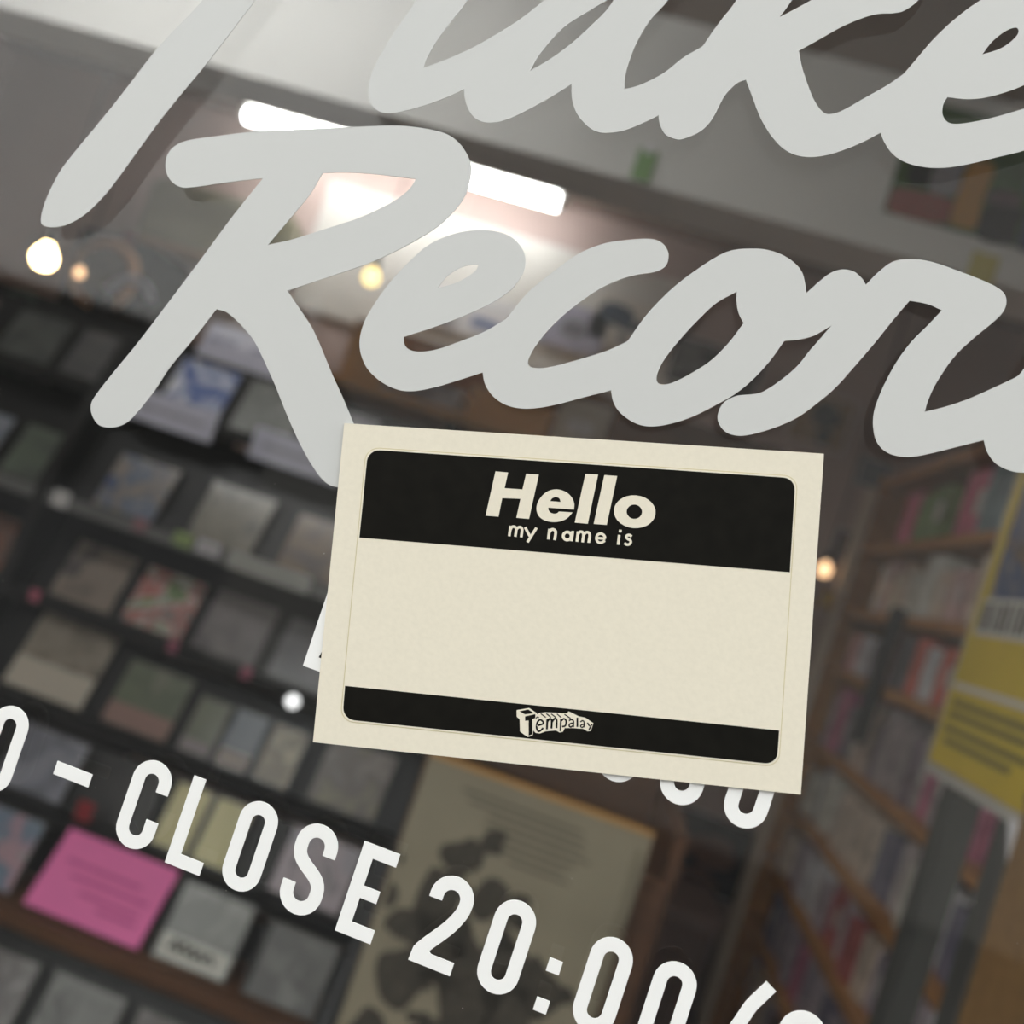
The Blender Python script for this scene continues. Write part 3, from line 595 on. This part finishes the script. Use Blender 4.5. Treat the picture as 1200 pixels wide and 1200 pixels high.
CN = {(150, 140, 150): 'lilac grey', (120, 112, 124): 'dusk purple', (96, 84, 84): 'dark umber', (170, 160, 166): 'pale mauve', (164, 96, 94): 'brick red', (170, 160, 158): 'warm grey', (140, 132, 146): 'greyish violet', (110, 108, 124): 'slate', (190, 176, 160): 'sand', (176, 160, 146): 'fawn', (150, 140, 140): 'mid grey', (120, 110, 116): 'charcoal mauve', (172, 104, 126): 'magenta', (206, 196, 180): 'ivory', (206, 150, 146): 'salmon', (196, 190, 194): 'off-white', (150, 144, 150): 'silver grey', (200, 110, 96): 'coral red', (110, 106, 110): 'iron grey', (206, 190, 172): 'cream', (196, 176, 160): 'beige', (186, 160, 156): 'rosy beige', (214, 200, 184): 'light ivory', (222, 110, 130): 'hot pink', (226, 130, 146): 'rose pink', (120, 136, 140): 'teal grey', (220, 150, 150): 'blush pink', (120, 140, 96): 'moss green'}
PS = {-1: [(150, 140, 150), (96, 84, 84), (190, 176, 160)], 0: [(172, 104, 126), (150, 140, 150), (170, 160, 166), (110, 108, 124)], 1: [(150, 140, 150), (196, 190, 194), (96, 84, 84), (170, 160, 166), (164, 96, 94), (190, 176, 160)], 2: [(170, 160, 158), (196, 190, 194), (110, 108, 124), (190, 176, 160), (206, 196, 180)], 3: [(176, 160, 146), (150, 140, 140), (120, 110, 116), (172, 104, 126), (206, 196, 180)], 4: [(206, 150, 146), (196, 190, 194), (150, 144, 150), (200, 110, 96), (110, 106, 110)], 5: [(206, 190, 172), (196, 176, 160), (186, 160, 156), (214, 200, 184)], 6: [(222, 110, 130), (226, 130, 146), (120, 136, 140), (220, 150, 150), (120, 140, 96)]}
SLM = {}
for r in range(-1, 7):
    z = BZ[r+2]; hmax = BZ[r+3]-.026-z-.012; yy = SY0+.02
    while yy < SY1-.24:
        th = rs.choice((.05, .07, .09, .12)) if r < 6 else rs.choice((.10, .14, .20)); c = rs.choice(PS[r])
        hh = hmax*rs.uniform(.70, .98); dp = rs.uniform(.20, .28); ln = rs.uniform(-.08, .10)
        key = c
        if key not in SLM: SLM[key] = mat('sleeve_%d_%d_%d' % c, S(*[min(240, int(v*1.18)) for v in c]), .5, coat=.2, noise=.35, nscale=24)
        t = thing(ROWN[r][0].replace(' ', '_'), '%s %s packed %s of the wooden unit' % (CN[c], ROWN[r][0], ROWN[r][1]), ROWN[r][0].split()[-1], (XS+.012+rs.uniform(0, .03), yy, z+.0015), '%ss %s' % ROWN[r])
        me = box(0, dp, 0, th, 0, hh)
        obj('sleeve_body', me, SLM[key], t)
        if rs.random() < .35: obj('spine_label', box(-.001, .0005, th*.2, th*.5, hh*.35, hh*.7), SLM.setdefault((236, 230, 224), mat('spine_white', S(226, 220, 214), .5)), t)
        yy += th + rs.choice((.001, .003, .012, .03))
# short black upright clipped to the unit
p0, p1 = at_x(1053, 712, XS-.02), at_x(1008, 872, XS-.02)
tag(obj('black_upright', box(XS-.03, XS-.006, p0.y-.035, p0.y+.035, p1.z, p0.z, .004), M_dark), 'short black upright bracket on the wooden shelf unit', 'bracket')

t = at(984, 707, 3.22)
yt = thing('yellow_price_tag', 'small yellow price tag hanging on the pale post of the shelf unit', 'tag', (XS-.05, t.y, t.z))
obj('tag_sheet', box(-.03, .018, -.002, 0, -.03, .03), mat('tag_yellow', S(200, 160, 50), .6), yt); obj('string', tube_pts(bmesh.new(), [(0, -.001, .03), (.018, .0, .07)], .0015, 6), M_white, yt)

# ================================================================== FLYER STAND
XF = .42
def fy(px, py): return at_x(px, py, XF)
f0, f1 = fy(1088, 890), fy(1186, 932)
ZF0 = f0.z; YF0, YF1 = f0.y, f0.y-.297
stand = thing('flyer_stand', 'grey steel two-post stand holding the yellow poster', 'stand', (XF, 0, 0))
PY = [fy(1066, 1040).y, fy(1138, 1060).y]
for yy in PY: obj('post', box(.008, .040, yy-.022, yy+.022, 0, 1.74, .003), M_steel, stand)
obj('cross_bar', box(.010, .036, PY[1], PY[0], 1.66, 1.70), M_steel, stand); obj('cross_bar', box(.010, .036, PY[1], PY[0], .40, .44), M_steel, stand)
for yy in PY: obj('foot', box(-.12, .14, yy-.025, yy+.025, 0, .02), M_steel, stand)
fl = thing('yellow_poster', 'yellow-bordered event poster in a clear sleeve', 'poster', (XF, YF0, ZF0))
PH = .44; PW = YF0-YF1
def fp(nm, u0, u1, v0, v1, x, mt, parent=fl): return obj(nm, box(x, x+.0012, -u1, -u0, v0, v1), mt, parent)
obj('clear_sleeve', box(.001, .004, -PW-.012, .010, -.014, PH+.01), mat('cloudy_sleeve', S(196, 192, 184), .3, coat=.6), fl)
fp('poster_sheet', 0, PW, 0, PH, -.0004, mat('yellow_paper', S(208, 180, 44), .5, coat=.4, noise=.06, nscale=14))
fp('picture', .030, PW-.03, .205, PH-.03, -.0010, art([(70, 62, 54), (120, 100, 84), (60, 80, 120), (150, 142, 126), (96, 84, 60)], 16, .4))
ts = fp('title_strip', .020, PW-.02, .160, .205, -.0012, mat('strip_white', S(206, 202, 192), .5))
for k in range(14): fp('title_letter', .028+.0175*k, .028+.0175*k+.008+.004*(k % 3 == 0), .166, .200, -.0018, mat('strip_black', S(66, 62, 56), .6))
obj('loose_corner', plate([[(-PW-.004, -.006), (-PW+.05, -.010), (-PW+.022, -.052), (-PW-.006, -.060)]], -.001, .001), M_white, fl).rotation_euler = (0, 0, math.pi/2)
fp('rule_line', .010, PW-.01, .092, .100, -.0012, mat('strip_white', S(206, 202, 192), .5))
for k, (v, a, b) in enumerate(((.076, .02, .26), (.062, .02, .24), (.045, .02, .25), (.031, .03, .22))): fp('text_line', a, b, v-.004, v+.004, -.0011, mat('olive_ink', S(120, 112, 46), .6))
# tan panel board leaning at the stand's near side
pb = at_x(1150, 1130, XF+.02)
tp = thing('tan_panel', 'plain tan wooden panel next to the steel stand', 'panel', (XF-.02, PY[1]-.09, 0))
obj('board', box(0, .02, -.42, 0, 0, at_x(1190, 965, XF-.02).z+.02), wood('tan_board', S(124, 92, 52), S(146, 112, 68), .5), tp)
obj('top_edge_strip', box(-.002, .022, -.42, 0, at_x(1190, 965, XF-.02).z+.02, at_x(1190, 965, XF-.02).z+.03), M_brown, tp)

# ================================================================== HEADER POSTER, GREEN TAG
dh = DH; yh = DH-DIST
a, b = at(1042, 150, dh), at(1040, 247, dh)
px0 = at(1035, 245, dh).x; pz0 = at(1035, 248, dh).z; 
hp = thing('collage_poster', 'dark green collage poster pasted on the white header', 'poster', (px0, yh-.002, pz0))
obj('poster_sheet', box(0, .42, -.001, .001, 0, .20), mat('poster_green', S(58, 92, 34), .6, noise=.25, nscale=12), hp)
for nm, (u0, u1, v0, v1), c in (('black_patch', (.022, .058, .060, .115), (34, 34, 34)), ('grey_patch', (.060, .105, .055, .125), (150, 146, 150)), ('amber_figure', (.108, .150, .012, .118), (192, 140, 60)), ('red_strip', (.006, .105, .004, .045), (150, 76, 66)), ('black_figure', (.155, .215, -.0, .060), (34, 28, 28)), ('navy_figure', (.222, .262, .0, .085), (44, 50, 90)), ('teal_figure', (.205, .262, .085, .135), (84, 110, 100)), ('plum_patch', (.155, .205, .062, .082), (110, 84, 90))):
    obj(nm, plate([smooth_loop([(u0, v0), ((u0+u1)/2, v0-.004), (u1, v0+.004), (u1-.003, (v0+v1)/2), (u1, v1), ((u0+u1)/2, v1+.004), (u0+.002, v1-.003), (u0-.002, (v0+v1)/2)], 3)], -.002, -.0009), mat('patch_'+nm, S(*c), .6), hp)
t = at(1150, 318, dh)
tag(obj('yellow_note', box(t.x-.022, t.x+.022, yh-.0015, yh-.0003, t.z-.022, t.z+.03), mat('note_yellow', S(206, 196, 120), .6)), 'small pale yellow note at the bottom of the header', 'note')
t = at(755, 195, dh)
gt = thing('green_tag', 'small green paper tag hanging off the header edge', 'tag', (t.x, yh-.004, t.z))
obj('tag_sheet', box(-.017, .017, -.001, .001, -.028, .028), mat('tag_green', S(128, 166, 104), .6), gt); obj('tape', box(-.008, .008, -.0018, .0, .022, .036), M_white, gt)

# ================================================================== CEILING LIGHTS
M_tube = mat('lit_tube', (1, 1, 1), .3, emit=(.98, .99, 1.0), es=18.0)
def tube_light(x0, x1, y, z, label, mt=None):
    t = thing('tube_light', label, 'ceiling light', ((x0+x1)/2, y, z), 'ceiling tube lights'); hw = (x1-x0)/2
    obj('housing', box(-hw-.03, hw+.03, -.05, .05, .030, .055, .004), M_header, t)
    for s in (-1, 1): obj('end_cap', box(s*(hw+.012)-.012, s*(hw+.012)+.012, -.022, .022, -.020, .032), M_header, t)
    bm = bmesh.new(); tube_pts(bm, [(-hw, 0, 0), (hw, 0, 0)], .026, 14); obj('tube', bm, mt or M_tube, t, True)
    return t
q0, q1 = at(290, 137, 3.40), at(655, 236, 3.40)
tube_light(q0.x, q1.x, 3.40-DIST, (q0.z+q1.z)/2, 'lit white fluorescent tube light near the back wall ceiling')
bay = tube_light(-1.6, -.6, .80, HT-.06, 'lit fluorescent tube light over the window bay, in front of the rack')
bay.name = 'tube_light_offscreen'      # the white header in view is lit from this side of the bay ceiling
# warm hanging bulbs
M_bulb_dim = mat('amber_bulb', (1, .7, .4), .3, emit=(1.0, .60, .32), es=2.2)
M_bulb = mat('warm_bulb', (1, .8, .5), .3, emit=(1.0, .72, .36), es=22)
M_bulb_yel = mat('yellow_bulb', (1, .8, .4), .3, emit=(1.0, .76, .30), es=2.6)
def pendant(px, py, dd, r, label, es=None):
    p = at(px, py, dd); t = thing('pendant_bulb', label, 'lamp', tuple(p), 'warm hanging bulbs')
    bm = bmesh.new(); lathe(bm, [(.001, -r), (r*.6, -r*.85), (r*.95, -r*.35), (r, 0), (r*.85, r*.5), (r*.45, r*1.0), (r*.38, r*1.3)], seg=16); obj('bulb', bm, es or M_bulb, t, True)
    bm = bmesh.new(); lathe(bm, [(r*.5, r*1.25), (r*.55, r*1.3), (r*.55, r*2.2), (r*.2, r*2.5)], seg=14); obj('socket', bm, M_dark, t)
    obj('cord', tube_pts(bmesh.new(), [(0, 0, r*2.4), (0, 0, (ZC if p.y > DH-DIST+.14 else HT)-p.z)], .003, 6), M_dark, t)
pendant(52, 302, 2.6, .034, 'bright warm bulb hanging above the far rack bay')
pendant(93, 320, 3.2, .018, 'small dim amber bulb added as reflection of the bright bulb', M_bulb_dim)  # added glowing bulb shape, stands in for the bright bulb's reflection
pendant(435, 325, 3.0, .027, 'warm bulb hanging in front of the white notice board', M_bulb_yel)
pendant(966, 668, 3.3, .024, 'warm bulb hanging beside the wooden shelf unit', M_bulb_dim)

# ================================================================== BACK WALL
DB = YB+DIST-.01
def rect(px0, py0, px1, py1, d): a = at(px0, py0, d); b = at(px1, py1, d); return a.x, b.x, b.z, a.z
def wall_sheet(nm, r, mt, label, cat, th=.004, d=DB, extra=None, group=None):
    x0, x1, z0, z1 = r; t = thing(nm, label, cat, ((x0+x1)/2, d-DIST, z0), group)
    wd, h = (x1-x0)/2, z1-z0
    obj('sheet', box(-wd, wd, -th, .004, 0, h), mt, t)
    obj('border', box(-wd-.006, wd+.006, -th*.5, .005, -.006, h+.006), M_white, t)
    for e in (extra or []): obj(e[0], plate([smooth_loop([(e[1][0]*2*wd-wd+q[0]*wd*2, e[1][1]*h+q[1]*h) for q in e[2]], 4)], -th-.0015, -th+.0005), e[3], t)
    return t
def bl(r, n=8, seed=0):
    q = random.Random(seed); return [(r*(.6+.5*q.random())*math.cos(2*math.pi*k/n), r*(.6+.5*q.random())*math.sin(2*math.pi*k/n)) for k in range(n)]
I_blue = mat('ink_blue', S(110, 126, 170), .6); I_navy = mat('ink_navy', S(60, 74, 92), .6); I_grey = mat('ink_grey', S(130, 130, 136), .6); I_black = mat('ink_black', S(40, 40, 42), .6)
x0 = at(350, 330, DB).x; x1 = at(800, 400, DB).x; zb = at(430, 384, DB).z; zt = at(650, 290, DB).z
wall_sheet('notice_board', (x0, x1, zb, zt), mat('board_white', S(226, 222, 214), .6, noise=.06, nscale=4), 'long white notice board on the back wall', 'notice board', .012)
DN = DB-.03
wall_sheet('flyer', rect(470, 320, 600, 408, DN), mat('flyer_white', S(228, 226, 226), .6), 'white flyer with lavender blue smudges on the notice board', 'flyer', extra=[('print', (.75, .35), bl(.16, seed=1), I_blue), ('print', (.4, .2), bl(.14, seed=2), I_grey)], d=DN)
wall_sheet('flyer', rect(645, 350, 700, 420, DN), mat('flyer_lav', S(190, 188, 206), .6), 'lavender flyer with grey marks on the notice board', 'flyer', extra=[('print', (.5, .5), bl(.25, seed=3), I_grey)], d=DN)
wall_sheet('flyer', rect(705, 338, 770, 418, DN), mat('flyer_cream', S(222, 216, 206), .6), 'cream flyer with a navy figure on the notice board', 'flyer', extra=[('figure', (.35, .55), bl(.3, seed=4), I_navy), ('figure', (.7, .4), bl(.18, seed=5), I_navy), ('caption', (.5, .15), bl(.12, seed=8), I_grey)], d=DN)
wall_sheet('dark_poster', rect(795, 392, 880, 475, DN), art([(60, 60, 62), (40, 40, 42), (110, 106, 106), (48, 46, 46)], 18), 'dark grey striped poster on the back wall', 'poster', d=DN)
wall_sheet('flyer', rect(940, 455, 985, 530, DN), mat('flyer_tan', S(176, 146, 110), .6), 'tan flyer with a dark figure on the back wall', 'flyer', extra=[('figure', (.55, .6), bl(.3, seed=6), I_black), ('figure', (.6, .2), bl(.2, seed=7), I_black)], d=DN)
wall_sheet('flyer', rect(985, 620, 1000, 660, DN), mat('flyer_plum', S(110, 84, 84), .6), 'tiny plum flyer on the back wall by the shelf unit', 'flyer', d=DN)
wall_sheet('flyer', rect(1012, 535, 1035, 575, DN), mat('flyer_bluegrey', S(120, 124, 132), .6), 'blue-grey flyer high on the back wall by the shelf unit', 'flyer', d=DN)
r = rect(800, 945, 905, 1075, DN)
wall_sheet('portrait_poster', r, mat('portrait_black', S(34, 28, 30), .5), 'black poster with a blurred tan face on the back wall', 'poster', extra=[('face', (.35, .55), bl(.27, seed=9), mat('face_tan', S(150, 112, 96), .6)), ('shoulder', (.3, .12), bl(.2, seed=10), mat('face_brown', S(120, 80, 62), .6))], d=DN)
# counter below the portrait
zc = at(820, 1070, 3.3).z
ctr = thing('shop_counter', 'mauve-fronted low counter at the back wall', 'counter', (.28, 3.1, 0))
obj('front_panel', box(-.62, .38, 0, .02, 0, zc-.04), mat('mauve_panel', S(150, 124, 116), .6), ctr); obj('worktop', box(-.65, .40, -.03, .36, zc-.04, zc), mat('mauve_top', S(176, 152, 142), .5), ctr)
obj('plinth', box(-.60, .36, .02, .30, 0, .1), M_dark, ctr)
# wall shelf with wooden fronts
zs = at(600, 505, 3.2).z
ws = thing('wall_shelf', 'orange pine wall shelf under the notice board', 'shelf', (0, 0, 0))
sx0, sx1 = at(330, 470, 3.2).x, at(930, 560, 3.2).x
obj('shelf_board', box(sx0, sx1, 2.95, YB-.002, zs-.03, zs), M_orange, ws)
obj('back_rail', box(sx0, sx1, YB-.03, YB-.002, zs, zs+.30), M_brown, ws)
for k in range(4): xx = sx0+.05+(sx1-sx0-.1)*k/3; obj('bracket', box(xx-.012, xx+.012, 3.0, YB-.002, zs-.16, zs-.03), M_dark, ws)
def shelf_box(px0, px1, d, h, dep, mt, nm, label, cat, lid=None):
    a, b = at(px0, 500, d), at(px1, 500, d)
    t = thing(nm, label, cat, ((a.x+b.x)/2, d-DIST, zs)); wd = (b.x-a.x)/2
    obj('body', box(-wd, wd, 0, dep, 0, h, .003), mt, t)
    obj('lid', box(-wd-.004, wd+.004, -.004, dep+.004, h, h+.015), lid or mt, t)
    if mt is not M_orange: obj('front_label', box(-wd*.5, wd*.5, -.002, .0005, h*.3, h*.65), M_white, t)
shelf_box(375, 428, 3.2, .17, .2, M_orange, 'wooden_box', 'orange pine box on the wall shelf below the warm bulb', 'box')
shelf_box(540, 640, 3.22, .10, .2, M_orange, 'wooden_box', 'wide low orange pine box on the wall shelf', 'box')
for k in range(7):
    a, b = at(434, 490, 3.2), at(534, 490, 3.2)
    t = tag(obj('stacked_magazine', box(a.x+.01*(k % 3), b.x-.012*((k+1) % 3), 2.99+.006*(k % 2), 3.22, zs+.012*k, zs+.012*k+.0112), mat('mag%d' % (k % 3), S(*[(176, 178, 194), (150, 152, 164), (200, 200, 210)][k % 3]), .5)), 'lavender grey magazine in the stack on the wall shelf', 'magazine', 'stack of magazines on the wall shelf')
p = at(460, 480, 3.1)
rc = thing('tape_reel', 'black round reel lying on the stack of lavender magazines', 'reel', (p.x, 3.1, zs+.084))
bm = bmesh.new(); lathe(bm, [(.05, 0), (.055, .004), (.055, .03), (.05, .034), (.016, .034), (.014, .02)]); obj('disc', bm, M_dark, rc)
bm = bmesh.new(); lathe(bm, [(.012, .018), (.012, .042), (.005, .044)]); obj('hub', bm, M_steel, rc)
shelf_box(648, 712, 3.18, .16, .12, mat('pale_sleeve', S(206, 200, 188), .5), 'pale_box', 'cream box with a white label on the wall shelf', 'box')
shelf_box(725, 900, 3.24, .05, .2, M_brown, 'flat_case', 'long flat brown case on the wall shelf', 'case')

# air conditioner, clock, cabinet, hanging bags on the far left
a, b = at(190, 215, DB-.1), at(400, 330, DB-.1)
zz = at(200, 262, DB).z
ac = thing('air_conditioner', 'beige-green wall air conditioner high on the back wall', 'air conditioner', (a.x+.31, YB, zz))
obj('body', box(-.31, .31, -.20, -.001, -.14, .14, .03), mat('ac_shell', S(150, 147, 122), .5), ac); obj('flap', box(-.28, .28, -.205, -.12, -.15, -.115, .006), mat('ac_flap', S(170, 140, 112), .5), ac)
for k in range(5): obj('grille_slat', box(-.28, .28, -.206, -.198, .02+.02*k, .028+.02*k), mat('ac_slat', S(150, 146, 122), .5), ac)
cc = at(122, 322, 3.4)
ck = thing('wall_clock', 'round tan-rimmed clock hanging on a dark backing', 'clock', tuple(cc))
bm = bmesh.new(); R_ = .125
tube_pts(bm, [(R_*math.cos(2*math.pi*k/32), 0, R_*math.sin(2*math.pi*k/32)) for k in range(33)], .020, 10, False); obj('rim', bm, mat('tan_rim', S(190, 146, 110), .5), ck, True)
bm = bmesh.new(); bmesh.ops.create_cone(bm, cap_ends=True, segments=32, radius1=R_, radius2=R_, depth=.02, matrix=Matrix.Rotation(math.pi/2, 4, 'X')); obj('dial', bm, mat('clock_face', S(96, 84, 74), .5), ck)
for an, ln in ((.6, .08), (2.2, .06)): obj('hand', tube_pts(bmesh.new(), [(0, -.014, 0), (ln*math.cos(an), -.014, ln*math.sin(an))], .004, 6), M_dark, ck)
obj('backing', box(-.16, .16, .012, YB-cc.y-.002, -.16, .16), M_dark, ck)
cz = at(100, 372, 2.45).z
cab = thing('black_cabinet', 'tall black cabinet behind the far bay of the rack', 'cabinet', (0, 0, 0))
cx0, cx1 = -2.35, at(215, 420, 2.45).x
obj('body', box(cx0, cx1, 2.25, 2.75, 0, cz), M_black, cab); obj('top_board', box(cx0-.02, cx1+.02, 2.22, 2.76, cz, cz+.02), M_dark, cab)
for k in range(3):
    w_ = (cx1-cx0)/3; dr = obj('door', box(cx0+w_*k+.006, cx0+w_*(k+1)-.006, 2.238, 2.252, .05, cz-.02), M_black, cab); obj('handle', tube_pts(bmesh.new(), [(cx0+w_*(k+1)-.04, 2.22, cz*.5), (cx0+w_*(k+1)-.04, 2.22, cz*.5+.14)], .006, 8), M_steel, dr)
def bag(px, py, dd, wd, h, col, label):
    p = at(px, py, dd); t = thing('tote_bag', label, 'bag', tuple(p)); bm = box(-wd/2, wd/2, -.02, .02, -h, 0, .012)
    obj('bag_body', bm, mat('cloth%d%d%d' % col, S(*col), .9, noise=.15, nscale=14), t)
    obj('handle', tube_pts(bmesh.new(), [(wd*.28*math.cos(math.pi*k/10), 0, h*.45*math.sin(math.pi*k/10)) for k in range(11)], .006, 8), mat('cloth%d%d%d' % col, S(*col), .9), t)
    obj('front_print', box(-wd*.25, wd*.25, -.0215, -.0195, -h*.65, -h*.3), mat('bagprint', S(150, 150, 146), .8), t)
bag(18, 372, 2.35, .20, .17, (84, 98, 88), 'dark sage green tote bag hanging on the black cabinet')
bag(58, 392, 2.33, .09, .15, (112, 108, 106), 'slim grey tote bag hanging beside the sage green bag')
p = at(118, 372, 2.4)
hd = thing('headphones', 'silvery lilac headphones standing on the black cabinet', 'headphones', (p.x, 2.30, cz+.02))
obj('headband', tube_pts(bmesh.new(), [(.075*math.cos(math.pi*k/14), 0, .045+.085*math.sin(math.pi*k/14)) for k in range(15)], .012, 10), mat('lilac_band', S(186, 186, 204), .35), hd, True)
for s in (-1, 1):
    bm = bmesh.new(); bmesh.ops.create_cone(bm, cap_ends=True, segments=20, radius1=.040, radius2=.036, depth=.03, matrix=Matrix.Translation((s*.070, 0, .041)) @ Matrix.Rotation(math.pi/2, 4, 'Y')); obj('ear_cup', bm, M_dark, hd)
# red pennant on the back wall between lamp and air conditioner
t = at(112, 258, 3.4)
pn = thing('red_pennant', 'small red pennant on the back wall beside the air conditioner', 'pennant', (t.x, YB-.004, t.z))
obj('cloth', plate([[(-.06, .05), (.07, .03), (-.05, -.06)]], -.003, .001), mat('pennant_red', S(176, 84, 92), .8), pn); obj('pole', tube_pts(bmesh.new(), [(-.06, -.004, -.09), (-.06, -.004, .07)], .004, 6), M_brown, pn)

# ================================================================== DUST ON THE GLASS
rd = random.Random(21); bm = bmesh.new()
def speck(x, z, r):
    n = 6; vs = [bm.verts.new((x+r*(.6+.6*rd.random())*math.cos(2*math.pi*k/n), -.00003, z+r*(.6+.6*rd.random())*math.sin(2*math.pi*k/n))) for k in range(n)]; bm.faces.new(vs)
for _ in range(70):
    a = rd.gauss(0, 40), rd.gauss(0, 30); speck(*G(60+a[0], 305+a[1]), rd.uniform(.00005, .00014))
for _ in range(60): speck(*G(rd.uniform(380, 700), rd.uniform(150, 290)), rd.uniform(.00004, .0001))
for _ in range(70): speck(*G(rd.uniform(0, 1200), rd.uniform(0, 1200)), rd.uniform(.00004, .00012))
ds = obj('glass_dust', bm, mat('dust', S(200, 194, 184), .9)); ds['kind'] = 'stuff'; ds['label'] = 'pale dust specks on the window glass'; ds['category'] = 'dust'
